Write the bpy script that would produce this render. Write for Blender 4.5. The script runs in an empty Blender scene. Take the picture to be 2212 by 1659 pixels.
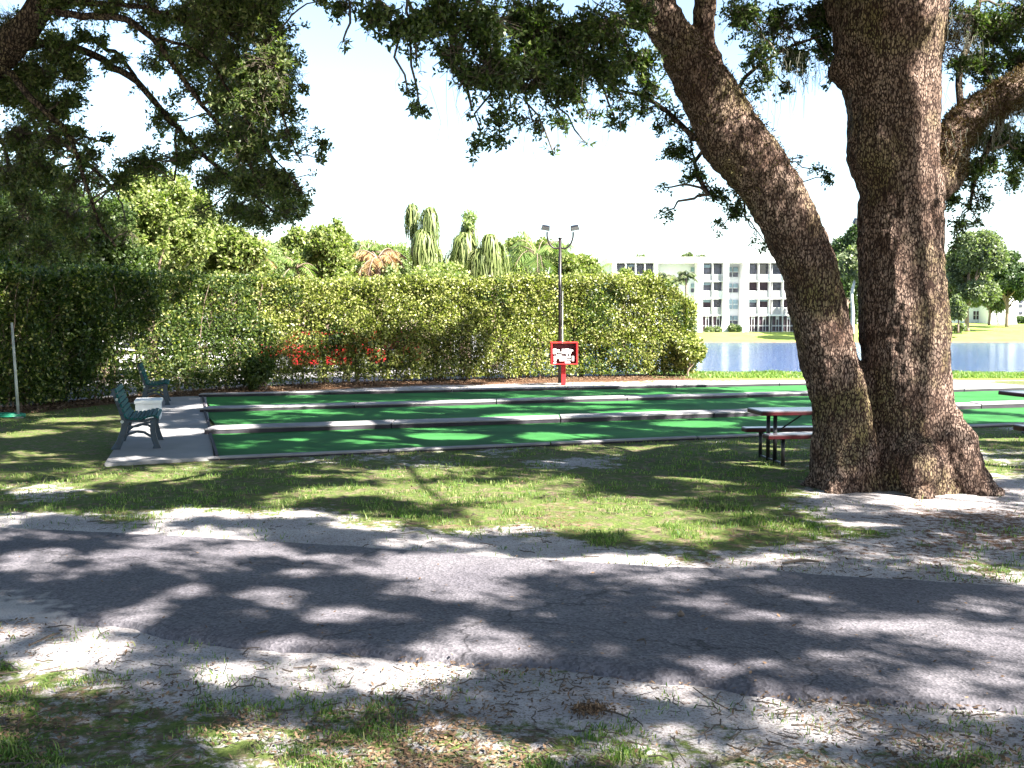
import bpy, math, random
import numpy as np
from mathutils import Vector, Matrix
C = bpy.context.scene
COL = C.collection
rng = np.random.default_rng(11)
random.seed(11)
R = math.radians
# ------------------------------------------------------------ camera, sky, sun, exposure
F_PX = 2300.0; PITCH = math.atan(149.5 / F_PX); EYE = 2.0
cam_d = bpy.data.cameras.new('camera'); cam = bpy.data.objects.new('camera', cam_d); COL.objects.link(cam)
cam.location = (0, 0, EYE); cam.rotation_euler = (math.pi / 2 - PITCH, 0, 0)
cam_d.sensor_width = 36; cam_d.lens = 36 * F_PX / 2212; cam_d.clip_end = 4000; cam_d.clip_start = 0.05
C.camera = cam
SUN_EL, SUN_AZ = R(45), R(37)          # azimuth measured clockwise from +X towards the camera
S = Vector((math.cos(SUN_EL) * math.cos(SUN_AZ), -math.cos(SUN_EL) * math.sin(SUN_AZ), math.sin(SUN_EL)))
world = bpy.data.worlds.new('World'); C.world = world; world.use_nodes = True
wn = world.node_tree.nodes; bg = wn['Background']
sky = wn.new('ShaderNodeTexSky'); sky.sky_type = 'NISHITA'; sky.sun_disc = False
sky.sun_elevation = SUN_EL; sky.sun_rotation = math.atan2(S.x, S.y); sky.air_density = 1.0; sky.dust_density = 0.8; sky.ozone_density = 1.0
world.node_tree.links.new(sky.outputs[0], bg.inputs[0]); bg.inputs[1].default_value = 0.061
sun_d = bpy.data.lights.new('sun', 'SUN'); sun = bpy.data.objects.new('sun', sun_d); COL.objects.link(sun)
sun_d.energy = 5.0; sun_d.angle = R(0.53); sun_d.color = (1.0, 0.955, 0.88)
sun.rotation_euler = S.to_track_quat('Z', 'Y').to_euler(); sun.location = (20, -12, 30)
C.view_settings.view_transform = 'Standard'; C.view_settings.look = 'None'
C.view_settings.exposure = 2.75; C.view_settings.gamma = 1.0
cy = C.cycles
cy.max_bounces = 6; cy.diffuse_bounces = 3; cy.glossy_bounces = 2; cy.transmission_bounces = 3; cy.transparent_max_bounces = 4
cy.sample_clamp_indirect = 6.0

# ------------------------------------------------------------ reading points of the place
cP, sP = math.cos(PITCH), math.sin(PITCH)
def ray(x, y):
    return Vector((x - 1106.0, F_PX * cP + (829.5 - y) * sP, -F_PX * sP + (829.5 - y) * cP))
def G(x, y, z=0.0):
    d = ray(x, y); t = (z - EYE) / d.z
    return Vector((d.x * t, d.y * t, z))
def P(x, y, Y):
    d = ray(x, y); t = Y / d.y
    return Vector((d.x * t, Y, EYE + d.z * t))
def V2(p):                              # where a set of points falls in the survey photograph
    p = np.asarray(p); q = p - np.array([0, 0, EYE])
    dep = q[..., 1] * cP - q[..., 2] * sP; up = q[..., 1] * sP + q[..., 2] * cP
    dep = np.where(dep < 0.05, np.nan, dep)
    return 1106 + F_PX * q[..., 0] / dep, 829.5 - F_PX * up / dep
PX = lambda Y: Y / F_PX                 # metres per survey pixel at depth Y

# ------------------------------------------------------------ helpers
def tag(o, label=None, cat=None, group=None, kind=None):
    if label: o['label'] = label
    if cat: o['category'] = cat
    if group: o['group'] = group
    if kind: o['kind'] = kind
    return o
def empty(name, loc, label, cat, rz=0, group=None, scale=1.0):
    o = bpy.data.objects.new(name, None); COL.objects.link(o); o.location = loc
    o.rotation_euler = (0, 0, rz); o.scale = (scale,) * 3; o.empty_display_size = .2
    return tag(o, label, cat, group)
def npmesh(name, V, F, mat, parent=None, smooth=False, attrs=None):
    V = np.ascontiguousarray(V, dtype=np.float32); F = np.ascontiguousarray(F, dtype=np.int32)
    me = bpy.data.meshes.new(name); k = F.shape[1]
    me.vertices.add(len(V)); me.vertices.foreach_set('co', V.ravel())
    me.loops.add(F.size); me.loops.foreach_set('vertex_index', F.ravel())
    me.polygons.add(len(F)); me.polygons.foreach_set('loop_start', np.arange(0, F.size, k, dtype=np.int32))
    me.polygons.foreach_set('loop_total', np.full(len(F), k, dtype=np.int32))
    if smooth: me.polygons.foreach_set('use_smooth', np.ones(len(F), dtype=bool))
    for an, av in (attrs or {}).items():
        a = me.attributes.new(an, 'FLOAT', 'POINT'); a.data.foreach_set('value', np.asarray(av, dtype=np.float32))
    me.update(); me.materials.append(mat)
    o = bpy.data.objects.new(name, me); COL.objects.link(o); o.parent = parent
    return o
class MB:
    def __init__(s): s.v = []; s.f = []
    def add(s, vs, fs, M=None):
        n = len(s.v)
        for q in vs:
            q = Vector(q); s.v.append(M @ q if M else q)
        for q in fs: s.f.append([i + n for i in q])
        return s
    def box(s, c, d, M=None, rz=0, taper=0):
        x, y, z = d[0] / 2, d[1] / 2, d[2] / 2
        vs = []
        for dz in (-1, 1):
            t = 1 - taper if dz > 0 else 1
            for a, b in ((-1, -1), (1, -1), (1, 1), (-1, 1)):
                p = Vector((a * x * t, b * y * t, dz * z))
                if rz: p.rotate(Matrix.Rotation(rz, 3, 'Z'))
                vs.append(p + Vector(c))
        return s.add(vs, [(0, 3, 2, 1), (4, 5, 6, 7), (0, 1, 5, 4), (1, 2, 6, 5), (2, 3, 7, 6), (3, 0, 4, 7)], M)
    def bar(s, a, b, w, h, up=(0, 0, 1)):
        a = Vector(a); b = Vector(b); d = (b - a).normalized(); u = Vector(up)
        sd = d.cross(u)
        if sd.length < 1e-4: sd = d.cross(Vector((1, 0, 0)))
        sd.normalize(); u = sd.cross(d)
        vs = [q + sd * i * w / 2 + u * j * h / 2 for q in (a, b) for i, j in ((-1, -1), (1, -1), (1, 1), (-1, 1))]
        return s.add(vs, [(0, 3, 2, 1), (4, 5, 6, 7), (0, 1, 5, 4), (1, 2, 6, 5), (2, 3, 7, 6), (3, 0, 4, 7)])
    def tube(s, pts, r, k=8, cap=True):
        pts = [Vector(q) for q in pts]; n = len(pts)
        rr = r if hasattr(r, '__len__') else [r] * n
        ref = Vector((0.31, 0.17, 0.93)); base = len(s.v)
        prev = None
        for i, q in enumerate(pts):
            d = (pts[min(i + 1, n - 1)] - pts[max(i - 1, 0)]).normalized()
            a = (prev - d * prev.dot(d)) if prev is not None else d.cross(ref)
            if a.length < 1e-5: a = d.cross(Vector((1, 0, 0)))
            a.normalize(); prev = a; b = d.cross(a)
            for j in range(k):
                t = 2 * math.pi * j / k
                s.v.append(q + (a * math.cos(t) + b * math.sin(t)) * rr[i])
        for i in range(n - 1):
            for j in range(k):
                j2 = (j + 1) % k
                s.f.append([base + i * k + j, base + i * k + j2, base + (i + 1) * k + j2, base + (i + 1) * k + j])
        if cap:
            s.f.append([base + j for j in range(k)][::-1]); s.f.append([base + (n - 1) * k + j for j in range(k)])
        return s
    def prism(s, poly, axis, a, b):
        # poly of 2-D points extruded from a to b along the axis: 'y' (x,z), 'x' (y,z), 'z' (x,y)
        def mk(q, t): return {'y': (q[0], t, q[1]), 'x': (t, q[0], q[1]), 'z': (q[0], q[1], t)}[axis]
        n = len(poly); vs = [mk(q, a) for q in poly] + [mk(q, b) for q in poly]
        return s.add(vs, [list(range(n)), list(range(2 * n - 1, n - 1, -1))] + [[i, i + n, (i + 1) % n + n, (i + 1) % n] for i in range(n)])
    def band(s, pts, w, axis, a, b):      # flat strap following a 2-D line, extruded
        L, Rr = [], []
        n = len(pts)
        for i in range(n):
            p0 = Vector(pts[max(i - 1, 0)]); p1 = Vector(pts[min(i + 1, n - 1)]); d = (p1 - p0).normalized()
            ww = w[i] if hasattr(w, '__len__') else w
            nn = Vector((-d.y, d.x)) * ww / 2; q = Vector(pts[i]); L.append(q + nn); Rr.append(q - nn)
        for i in range(n - 1):
            s.prism([L[i], L[i + 1], Rr[i + 1], Rr[i]], axis, a, b)
        return s
    def build(s, name, mat, parent=None, smooth=False, bevel=0, M=None):
        me = bpy.data.meshes.new(name)
        vs = [M @ q for q in s.v] if M else s.v
        me.from_pydata([tuple(q) for q in vs], [], s.f); me.update()
        import bmesh
        bm = bmesh.new(); bm.from_mesh(me); bmesh.ops.recalc_face_normals(bm, faces=bm.faces); bm.to_mesh(me); bm.free()
        if smooth: me.polygons.foreach_set('use_smooth', [True] * len(me.polygons))
        me.materials.append(mat)
        o = bpy.data.objects.new(name, me); COL.objects.link(o); o.parent = parent
        if bevel:
            m = o.modifiers.new('bevel', 'BEVEL'); m.width = bevel; m.segments = 2; m.limit_method = 'ANGLE'
        return o
def copy_tree(o, parent=None):
    c = o.copy(); COL.objects.link(c); c.parent = parent
    for ch in [q for q in bpy.data.objects if q.parent == o]: copy_tree(ch, c)
    return c
def catmull(pts, rad, step=0.12):
    pts = [Vector(q) for q in pts]; out = []; rr = []
    for i in range(len(pts) - 1):
        p0 = pts[max(i - 1, 0)]; p1 = pts[i]; p2 = pts[i + 1]; p3 = pts[min(i + 2, len(pts) - 1)]
        n = max(2, int((p2 - p1).length / step))
        for j in range(n):
            t = j / n; t2 = t * t; t3 = t2 * t
            out.append(0.5 * ((2 * p1) + (-p0 + p2) * t + (2 * p0 - 5 * p1 + 4 * p2 - p3) * t2 + (-p0 + 3 * p1 - 3 * p2 + p3) * t3))
            rr.append(rad[i] + (rad[i + 1] - rad[i]) * t)
    out.append(pts[-1]); rr.append(rad[-1])
    return out, rr
def vnoise(p, scale, seed=0):             # smooth value noise, p (n,2|3)
    p = np.asarray(p, dtype=np.float64) * scale + seed * 17.31
    if p.shape[1] == 2: p = np.c_[p, np.zeros(len(p))]
    i = np.floor(p).astype(np.int64); f = p - i; f = f * f * (3 - 2 * f)
    def h(a, b, c):
        n = (a * 374761393 + b * 668265263 + c * 2147483647 + seed * 1274126177) & 0xffffffff
        n = ((n ^ (n >> 13)) * 1274126177) & 0xffffffff
        return ((n ^ (n >> 16)) & 0xffff) / 65535.0
    o = 0
    for dx in (0, 1):
        for dy in (0, 1):
            for dz in (0, 1):
                w = (f[:, 0] if dx else 1 - f[:, 0]) * (f[:, 1] if dy else 1 - f[:, 1]) * (f[:, 2] if dz else 1 - f[:, 2])
                o = o + w * h(i[:, 0] + dx, i[:, 1] + dy, i[:, 2] + dz)
    return o
def fbm(p, s, seed=0, o=3):
    r = 0; a = 1; t = 0
    for k in range(o): r = r + a * vnoise(p, s * 2 ** k, seed + k); t += a; a *= .5
    return r / t
def unit(a): return a / np.maximum(np.linalg.norm(a, axis=-1, keepdims=True), 1e-9)
def sstep(x, a, b):
    t = np.clip((np.asarray(x, float) - a) / (b - a), 0, 1); return t * t * (3 - 2 * t)

# ------------------------------------------------------------ materials
def new_mat(name):
    m = bpy.data.materials.new(name); m.use_nodes = True; nt = m.node_tree
    return m, nt, nt.nodes, nt.links, nt.nodes['Principled BSDF']
def plain(name, col, rough=.6, metal=0, var=.12, scale=6, bump=0.0, col2=None, spec=.4, dirt=0.0):
    m, nt, N, L, b = new_mat(name)
    g = N.new('ShaderNodeNewGeometry'); n = N.new('ShaderNodeTexNoise'); n.inputs['Scale'].default_value = scale; n.inputs['Detail'].default_value = 5
    L.new(g.outputs['Position'], n.inputs['Vector'])
    r = N.new('ShaderNodeValToRGB'); c2 = col2 or [c * (1 - var * 2) for c in col]
    r.color_ramp.elements[0].position = .3; r.color_ramp.elements[1].position = .7
    r.color_ramp.elements[0].color = (*c2, 1); r.color_ramp.elements[1].color = (*[min(1, c * (1 + var * .5)) for c in col], 1)
    L.new(n.outputs['Fac'], r.inputs['Fac']); L.new(r.outputs['Color'], b.inputs['Base Color'])
    b.inputs['Roughness'].default_value = rough; b.inputs['Metallic'].default_value = metal; b.inputs['Specular IOR Level'].default_value = spec
    if bump:
        n2 = N.new('ShaderNodeTexNoise'); n2.inputs['Scale'].default_value = scale * 8; n2.inputs['Detail'].default_value = 4
        L.new(g.outputs['Position'], n2.inputs['Vector'])
        bp = N.new('ShaderNodeBump'); bp.inputs['Strength'].default_value = bump; bp.inputs['Distance'].default_value = .02
        L.new(n2.outputs['Fac'], bp.inputs['Height']); L.new(bp.outputs[0], b.inputs['Normal'])
    return m
def leafmat(name, cols, trans=.35, rough=.45, spec=.35, tcol=None):
    m, nt, N, L, b = new_mat(name)
    g = N.new('ShaderNodeNewGeometry'); r = N.new('ShaderNodeValToRGB')
    el = r.color_ramp.elements
    while len(el) < len(cols): el.new(.5)
    for i, c in enumerate(cols):
        el[i].position = i / (len(cols) - 1); el[i].color = (*c, 1)
    L.new(g.outputs['Random Per Island'], r.inputs['Fac'])
    L.new(r.outputs['Color'], b.inputs['Base Color'])
    b.inputs['Roughness'].default_value = rough; b.inputs['Specular IOR Level'].default_value = spec
    t = N.new('ShaderNodeBsdfTranslucent'); mul = N.new('ShaderNodeMixRGB'); mul.blend_type = 'MULTIPLY'; mul.inputs[0].default_value = 1
    mul.inputs[2].default_value = (*(tcol or (1.5, 1.9, .6)), 1); L.new(r.outputs['Color'], mul.inputs[1]); L.new(mul.outputs[0], t.inputs[0])
    mx = N.new('ShaderNodeMixShader'); mx.inputs[0].default_value = trans
    L.new(b.outputs[0], mx.inputs[1]); L.new(t.outputs[0], mx.inputs[2]); L.new(mx.outputs[0], N['Material Output'].inputs[0])
    return m
def barkmat(name, plate, crack, scale=(13, 13, 6.5), bump=1.0, moss=.5, mosscol=(.16, .14, .05)):
    m, nt, N, L, b = new_mat(name)
    tc = N.new('ShaderNodeTexCoord'); mp = N.new('ShaderNodeMapping'); mp.inputs['Scale'].default_value = scale
    L.new(tc.outputs['Object'], mp.inputs[0])
    nz = N.new('ShaderNodeTexNoise'); nz.inputs['Scale'].default_value = .55; nz.inputs['Detail'].default_value = 5; L.new(mp.outputs[0], nz.inputs['Vector'])
    ad = N.new('ShaderNodeMixRGB'); ad.blend_type = 'ADD'; ad.inputs[0].default_value = 1.0
    L.new(mp.outputs[0], ad.inputs[1]); L.new(nz.outputs['Color'], ad.inputs[2])
    v = N.new('ShaderNodeTexVoronoi'); v.feature = 'DISTANCE_TO_EDGE'; v.inputs['Scale'].default_value = 1; L.new(ad.outputs[0], v.inputs['Vector'])
    v2 = N.new('ShaderNodeTexVoronoi'); v2.inputs['Scale'].default_value = 1; L.new(ad.outputs[0], v2.inputs['Vector'])
    r = N.new('ShaderNodeValToRGB'); r.color_ramp.elements[0].position = .03; r.color_ramp.elements[1].position = .17
    mp2 = N.new('ShaderNodeMapping'); mp2.inputs['Scale'].default_value = (scale[0] * 1.1, scale[1] * 1.1, scale[2] * .55); L.new(tc.outputs['Object'], mp2.inputs[0])
    nf = N.new('ShaderNodeTexNoise'); nf.inputs['Scale'].default_value = 1.0; nf.inputs['Detail'].default_value = 6; nf.inputs['Roughness'].default_value = .65; L.new(mp2.outputs[0], nf.inputs['Vector'])
    ma = N.new('ShaderNodeMath'); ma.operation = 'MULTIPLY_ADD'; ma.inputs[1].default_value = 1.0; ma.inputs[2].default_value = -.5; L.new(nf.outputs['Fac'], ma.inputs[0])
    mb_ = N.new('ShaderNodeMath'); mb_.operation = 'ADD'; L.new(ma.outputs[0], mb_.inputs[0]); L.new(v.outputs['Distance'], mb_.inputs[1])
    L.new(mb_.outputs[0], r.inputs['Fac'])
    c1 = N.new('ShaderNodeMixRGB'); c1.inputs[1].default_value = (*[c * .8 for c in plate], 1); c1.inputs[2].default_value = (*[min(1, c * 1.25) for c in plate], 1)
    L.new(v2.outputs['Color'], c1.inputs[0])
    n3 = N.new('ShaderNodeTexNoise'); n3.inputs['Scale'].default_value = 1.7; n3.inputs['Detail'].default_value = 6; L.new(tc.outputs['Object'], n3.inputs['Vector'])
    r3 = N.new('ShaderNodeValToRGB'); r3.color_ramp.elements[0].position = .5; r3.color_ramp.elements[1].position = .68
    r3.color_ramp.elements[1].color = (moss, moss, moss, 1); L.new(n3.outputs['Fac'], r3.inputs['Fac'])
    nl = N.new('ShaderNodeTexNoise'); nl.inputs['Scale'].default_value = 3.1; nl.inputs['Detail'].default_value = 7; nl.inputs['Roughness'].default_value = .7; L.new(tc.outputs['Object'], nl.inputs['Vector'])
    rl = N.new('ShaderNodeValToRGB'); rl.color_ramp.elements[0].position = .36; rl.color_ramp.elements[0].color = (.52, .43, .38, 1); rl.color_ramp.elements[1].position = .64; rl.color_ramp.elements[1].color = (1.5, 1.48, 1.45, 1); L.new(nl.outputs['Fac'], rl.inputs['Fac'])
    cl_ = N.new('ShaderNodeMixRGB'); cl_.blend_type = 'MULTIPLY'; cl_.inputs[0].default_value = 1; L.new(c1.outputs[0], cl_.inputs[1]); L.new(rl.outputs[0], cl_.inputs[2])
    c2 = N.new('ShaderNodeMixRGB'); c2.inputs[2].default_value = (*mosscol, 1); L.new(r3.outputs['Color'], c2.inputs[0]); L.new(cl_.outputs[0], c2.inputs[1])
    n4 = N.new('ShaderNodeTexNoise'); n4.inputs['Scale'].default_value = 45; n4.inputs['Detail'].default_value = 4; L.new(tc.outputs['Object'], n4.inputs['Vector'])
    c4 = N.new('ShaderNodeMixRGB'); c4.blend_type = 'MULTIPLY'; c4.inputs[0].default_value = .6
    r4 = N.new('ShaderNodeValToRGB'); r4.color_ramp.elements[0].position = .3; r4.color_ramp.elements[0].color = (.45, .42, .4, 1); r4.color_ramp.elements[1].position = .65
    L.new(n4.outputs['Fac'], r4.inputs['Fac']); L.new(c2.outputs[0], c4.inputs[1]); L.new(r4.outputs['Color'], c4.inputs[2])
    c3 = N.new('ShaderNodeMixRGB'); c3.inputs[1].default_value = (*crack, 1); L.new(r.outputs['Color'], c3.inputs[0]); L.new(c4.outputs[0], c3.inputs[2])
    L.new(c3.outputs[0], b.inputs['Base Color']); b.inputs['Roughness'].default_value = .9; b.inputs['Specular IOR Level'].default_value = .15
    h = N.new('ShaderNodeMath'); h.operation = 'ADD'; hm = N.new('ShaderNodeMath'); hm.operation = 'MULTIPLY'; hm.inputs[1].default_value = .35
    L.new(n4.outputs['Fac'], hm.inputs[0]); L.new(r.outputs['Color'], h.inputs[0]); L.new(hm.outputs[0], h.inputs[1])
    bp = N.new('ShaderNodeBump'); bp.inputs['Strength'].default_value = bump; bp.inputs['Distance'].default_value = .035
    L.new(h.outputs[0], bp.inputs['Height']); L.new(bp.outputs[0], b.inputs['Normal'])
    return m
M = {}
M['bark'] = barkmat('oak_bark', (.190, .138, .112), (.030, .017, .013), scale=(40, 40, 16), moss=.7)
M['bark2'] = barkmat('limb_bark', (.11, .085, .068), (.018, .012, .010), scale=(28, 28, 14), moss=.6)
M['twig'] = plain('twig_bark', (.085, .065, .05), .9, scale=9)
M['stem'] = plain('hedge_stem', (.22, .16, .12), .9, scale=9)
M['oakleaf'] = leafmat('oak_leaf', [(.018, .032, .010), (.035, .060, .014), (.055, .085, .018), (.10, .125, .03)], .28, .42, .4)
M['oakleaf2'] = leafmat('oak_leaf_left', [(.035, .055, .022), (.06, .09, .03), (.105, .13, .042), (.18, .19, .08)], .38, .42, .35)
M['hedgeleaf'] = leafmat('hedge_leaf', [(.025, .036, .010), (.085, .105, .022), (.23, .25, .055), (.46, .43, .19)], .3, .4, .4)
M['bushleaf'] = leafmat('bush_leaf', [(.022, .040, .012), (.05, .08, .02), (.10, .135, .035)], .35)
M['treeleaf'] = leafmat('tree_leaf', [(.065, .095, .025), (.125, .165, .04), (.21, .235, .075), (.33, .33, .15)], .35)
M['palegreen'] = leafmat('pale_leaf', [(.12, .17, .06), (.20, .25, .10), (.30, .33, .17)], .35)
M['farleaf'] = leafmat('far_leaf', [(.07, .095, .05), (.13, .155, .075), (.21, .235, .12)], .3)
M['darkleaf'] = leafmat('dark_far_leaf', [(.025, .05, .02), (.05, .08, .03), (.08, .11, .045)], .25)
M['strap'] = leafmat('strap_leaf', [(.05, .075, .02), (.14, .175, .05), (.28, .30, .13)], .25)
M['deadfrond'] = leafmat('dry_frond', [(.22, .13, .05), (.34, .22, .10), (.42, .32, .18)], .3, tcol=(1.2, 1.0, .7))
M['frond'] = leafmat('palm_frond', [(.07, .12, .03), (.13, .19, .05), (.22, .25, .08)], .3)
M['grass'] = leafmat('grass_blade', [(.035, .072, .016), (.075, .14, .026), (.14, .21, .045), (.28, .27, .12)], .35, .5, .3)
M['litter'] = leafmat('leaf_litter', [(.05, .032, .022), (.10, .06, .035), (.16, .10, .06), (.27, .18, .11)], .1, .8, .2, tcol=(1, .9, .7))
M['fern'] = leafmat('limb_fern', [(.035, .022, .014), (.07, .045, .022), (.09, .08, .03)], .2, .8, .15, tcol=(1.2, 1.1, .6))
M['moss'] = leafmat('spanish_moss', [(.16, .16, .12), (.24, .24, .19), (.30, .29, .24)], .3, .9, .1, tcol=(1, 1, .9))
M['concrete'] = plain('concrete', (.23, .222, .222), .85, scale=1.3, var=.14, bump=.25)
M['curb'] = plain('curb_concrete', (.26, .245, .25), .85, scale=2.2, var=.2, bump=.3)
M['curbface'] = plain('curb_face', (.032, .027, .036), .85, scale=3, var=.2, bump=.3)  # shade on the curb sides is put into this near-black colour
M['turf'] = plain('artificial_turf', (.030, .145, .034), .9, scale=1.1, var=.22, bump=.5, spec=.15)
M['bench'] = plain('bench_paint', (.003, .080, .076), .65, scale=25, var=.25, spec=.25)
M['benchiron'] = plain('bench_iron', (.006, .026, .050), .4, scale=20, var=.25, spec=.5)
M['redpaint'] = plain('red_paint', (.55, .018, .022), .45, scale=15, var=.15)
M['darkred'] = plain('dark_red_paint', (.12, .008, .02), .5, scale=10, var=.15)
M['tablered'] = plain('table_red_coating', (.045, .004, .006), .4, scale=10, var=.2, col2=(.025, .003, .005))
M['tabletop'] = plain('table_top_coating', (.12, .11, .125), .28, scale=8, var=.15)
M['black'] = plain('black_metal', (.010, .010, .012), .4, scale=9)
M['brownpole'] = plain('bronze_pole', (.018, .011, .012), .42, scale=9, var=.2)
M['lamp'] = plain('lamp_housing', (.20, .20, .21), .4, scale=9, metal=.4)
M['white'] = plain('white_paint', (.78, .78, .77), .6, scale=.35, var=.04)
M['whitebox'] = plain('white_plastic', (.74, .74, .73), .45, scale=5, var=.06)
M['offwhite'] = plain('white_stucco', (.72, .735, .76), .8, scale=.3, var=.05)
M['greywall'] = plain('grey_stucco', (.45, .44, .47), .8, scale=.3, var=.06)
M['tan'] = plain('tan_stucco', (.52, .40, .35), .8, scale=.4, var=.07)
M['rooftile'] = plain('roof_tile', (.42, .30, .26), .8, scale=1.5, var=.2)
M['greypipe'] = plain('pale_pipe', (.45, .47, .43), .5, scale=6, var=.2)
M['hose'] = plain('green_hose', (.02, .22, .13), .4, scale=20)
M['rail'] = plain('weathered_rail', (.12, .09, .07), .8, scale=6, var=.3)
M['carwhite'] = plain('white_car_paint', (.75, .75, .76), .22, scale=2, var=.02, spec=.6)
M['carred'] = plain('red_car_paint', (.28, .012, .014), .22, scale=2, var=.04, spec=.6)
M['carblue'] = plain('blue_car_paint', (.06, .10, .28), .22, scale=2, var=.04, spec=.6)
M['tyre'] = plain('tyre_rubber', (.015, .015, .015), .8, scale=9)
M['rim'] = plain('wheel_rim', (.45, .45, .46), .35, metal=.7, scale=9)
M['glassdark'] = plain('window_glass', (.025, .026, .045), .12, scale=.9, var=.5, spec=.8)
M['curtain'] = plain('curtained_glass', (.065, .068, .105), .25, scale=1.6, var=.45, spec=.7)
M['screen'] = plain('maroon_screen', (.05, .025, .035), .5, scale=1.2, var=.3)
M['blueglass'] = plain('blinded_window', (.25, .36, .42), .3, scale=1.0, var=.15)
M['lot'] = plain('parking_asphalt', (.20, .195, .20), .9, scale=1.2, var=.12, bump=.2)

def groundmat():
    m, nt, N, L, b = new_mat('ground_soil')
    g = N.new('ShaderNodeNewGeometry'); pos = g.outputs['Position']
    def noise(s, d=5, rgh=.6):
        n = N.new('ShaderNodeTexNoise'); n.inputs['Scale'].default_value = s; n.inputs['Detail'].default_value = d; n.inputs['Roughness'].default_value = rgh
        L.new(pos, n.inputs['Vector']); return n.outputs['Fac']
    def ramp(fac, a, b_, ca=(0, 0, 0), cb=(1, 1, 1)):
        r = N.new('ShaderNodeValToRGB'); r.color_ramp.elements[0].position = a; r.color_ramp.elements[1].position = b_
        r.color_ramp.elements[0].color = (*ca, 1); r.color_ramp.elements[1].color = (*cb, 1); L.new(fac, r.inputs['Fac']); return r.outputs['Color']
    def mix(f, a, b_):
        x = N.new('ShaderNodeMixRGB'); L.new(f, x.inputs[0]); L.new(a, x.inputs[1]); L.new(b_, x.inputs[2]); return x.outputs[0]
    def attr(n):
        a = N.new('ShaderNodeAttribute'); a.attribute_name = n; return a.outputs['Fac']
    def mth(op, a, v):
        x = N.new('ShaderNodeMath'); x.operation = op; L.new(a, x.inputs[0])
        if isinstance(v, float): x.inputs[1].default_value = v
        else: L.new(v, x.inputs[1])
        return x.outputs[0]
    sand = ramp(noise(2.3), .3, .75, (.34, .31, .315), (.52, .485, .48))
    sand = mix(ramp(noise(60, 3), .33, .5), ramp(noise(9), .3, .7, (.13, .10, .085), (.22, .18, .16)), sand)
    soil = ramp(noise(14), .32, .68, (.055, .042, .026), (.23, .18, .12))
    green = ramp(noise(35), .3, .7, (.040, .062, .016), (.135, .175, .045))
    soil = mix(ramp(noise(5.5, 7, .7), .40, .52), soil, green)
    sel = mth('ADD', attr('sand'), mth('MULTIPLY', mth('SUBTRACT', noise(6, 8, .78), .5), 2.3))
    near = mix(ramp(sel, .40, .62), soil, sand)
    lit = mth('ADD', attr('litter'), mth('MULTIPLY', mth('SUBTRACT', noise(13, 8, .8), .5), 1.7))
    near = mix(ramp(lit, .5, .62), near, ramp(noise(40), .35, .65, (.055, .032, .02), (.17, .09, .05)))
    lawn = ramp(noise(.35, 6), .3, .7, (.16, .235, .045), (.27, .33, .075))
    lawn = mix(attr('shore'), lawn, ramp(noise(1.5), .3, .7, (.10, .06, .035), (.28, .18, .12)))
    col = mix(attr('lawn'), near, lawn)
    lot = ramp(noise(3), .3, .7, (.17, .165, .17), (.24, .235, .24))
    col = mix(attr('lot'), col, lot)
    L.new(col, b.inputs['Base Color']); b.inputs['Roughness'].default_value = .95; b.inputs['Specular IOR Level'].default_value = .1
    bp = N.new('ShaderNodeBump'); bp.inputs['Strength'].default_value = .9; bp.inputs['Distance'].default_value = .03
    hh = mth('ADD', noise(22, 6, .7), mth('MULTIPLY', noise(90, 3), .4)); L.new(hh, bp.inputs['Height']); L.new(bp.outputs[0], b.inputs['Normal'])
    return m
M['ground'] = groundmat()
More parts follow.
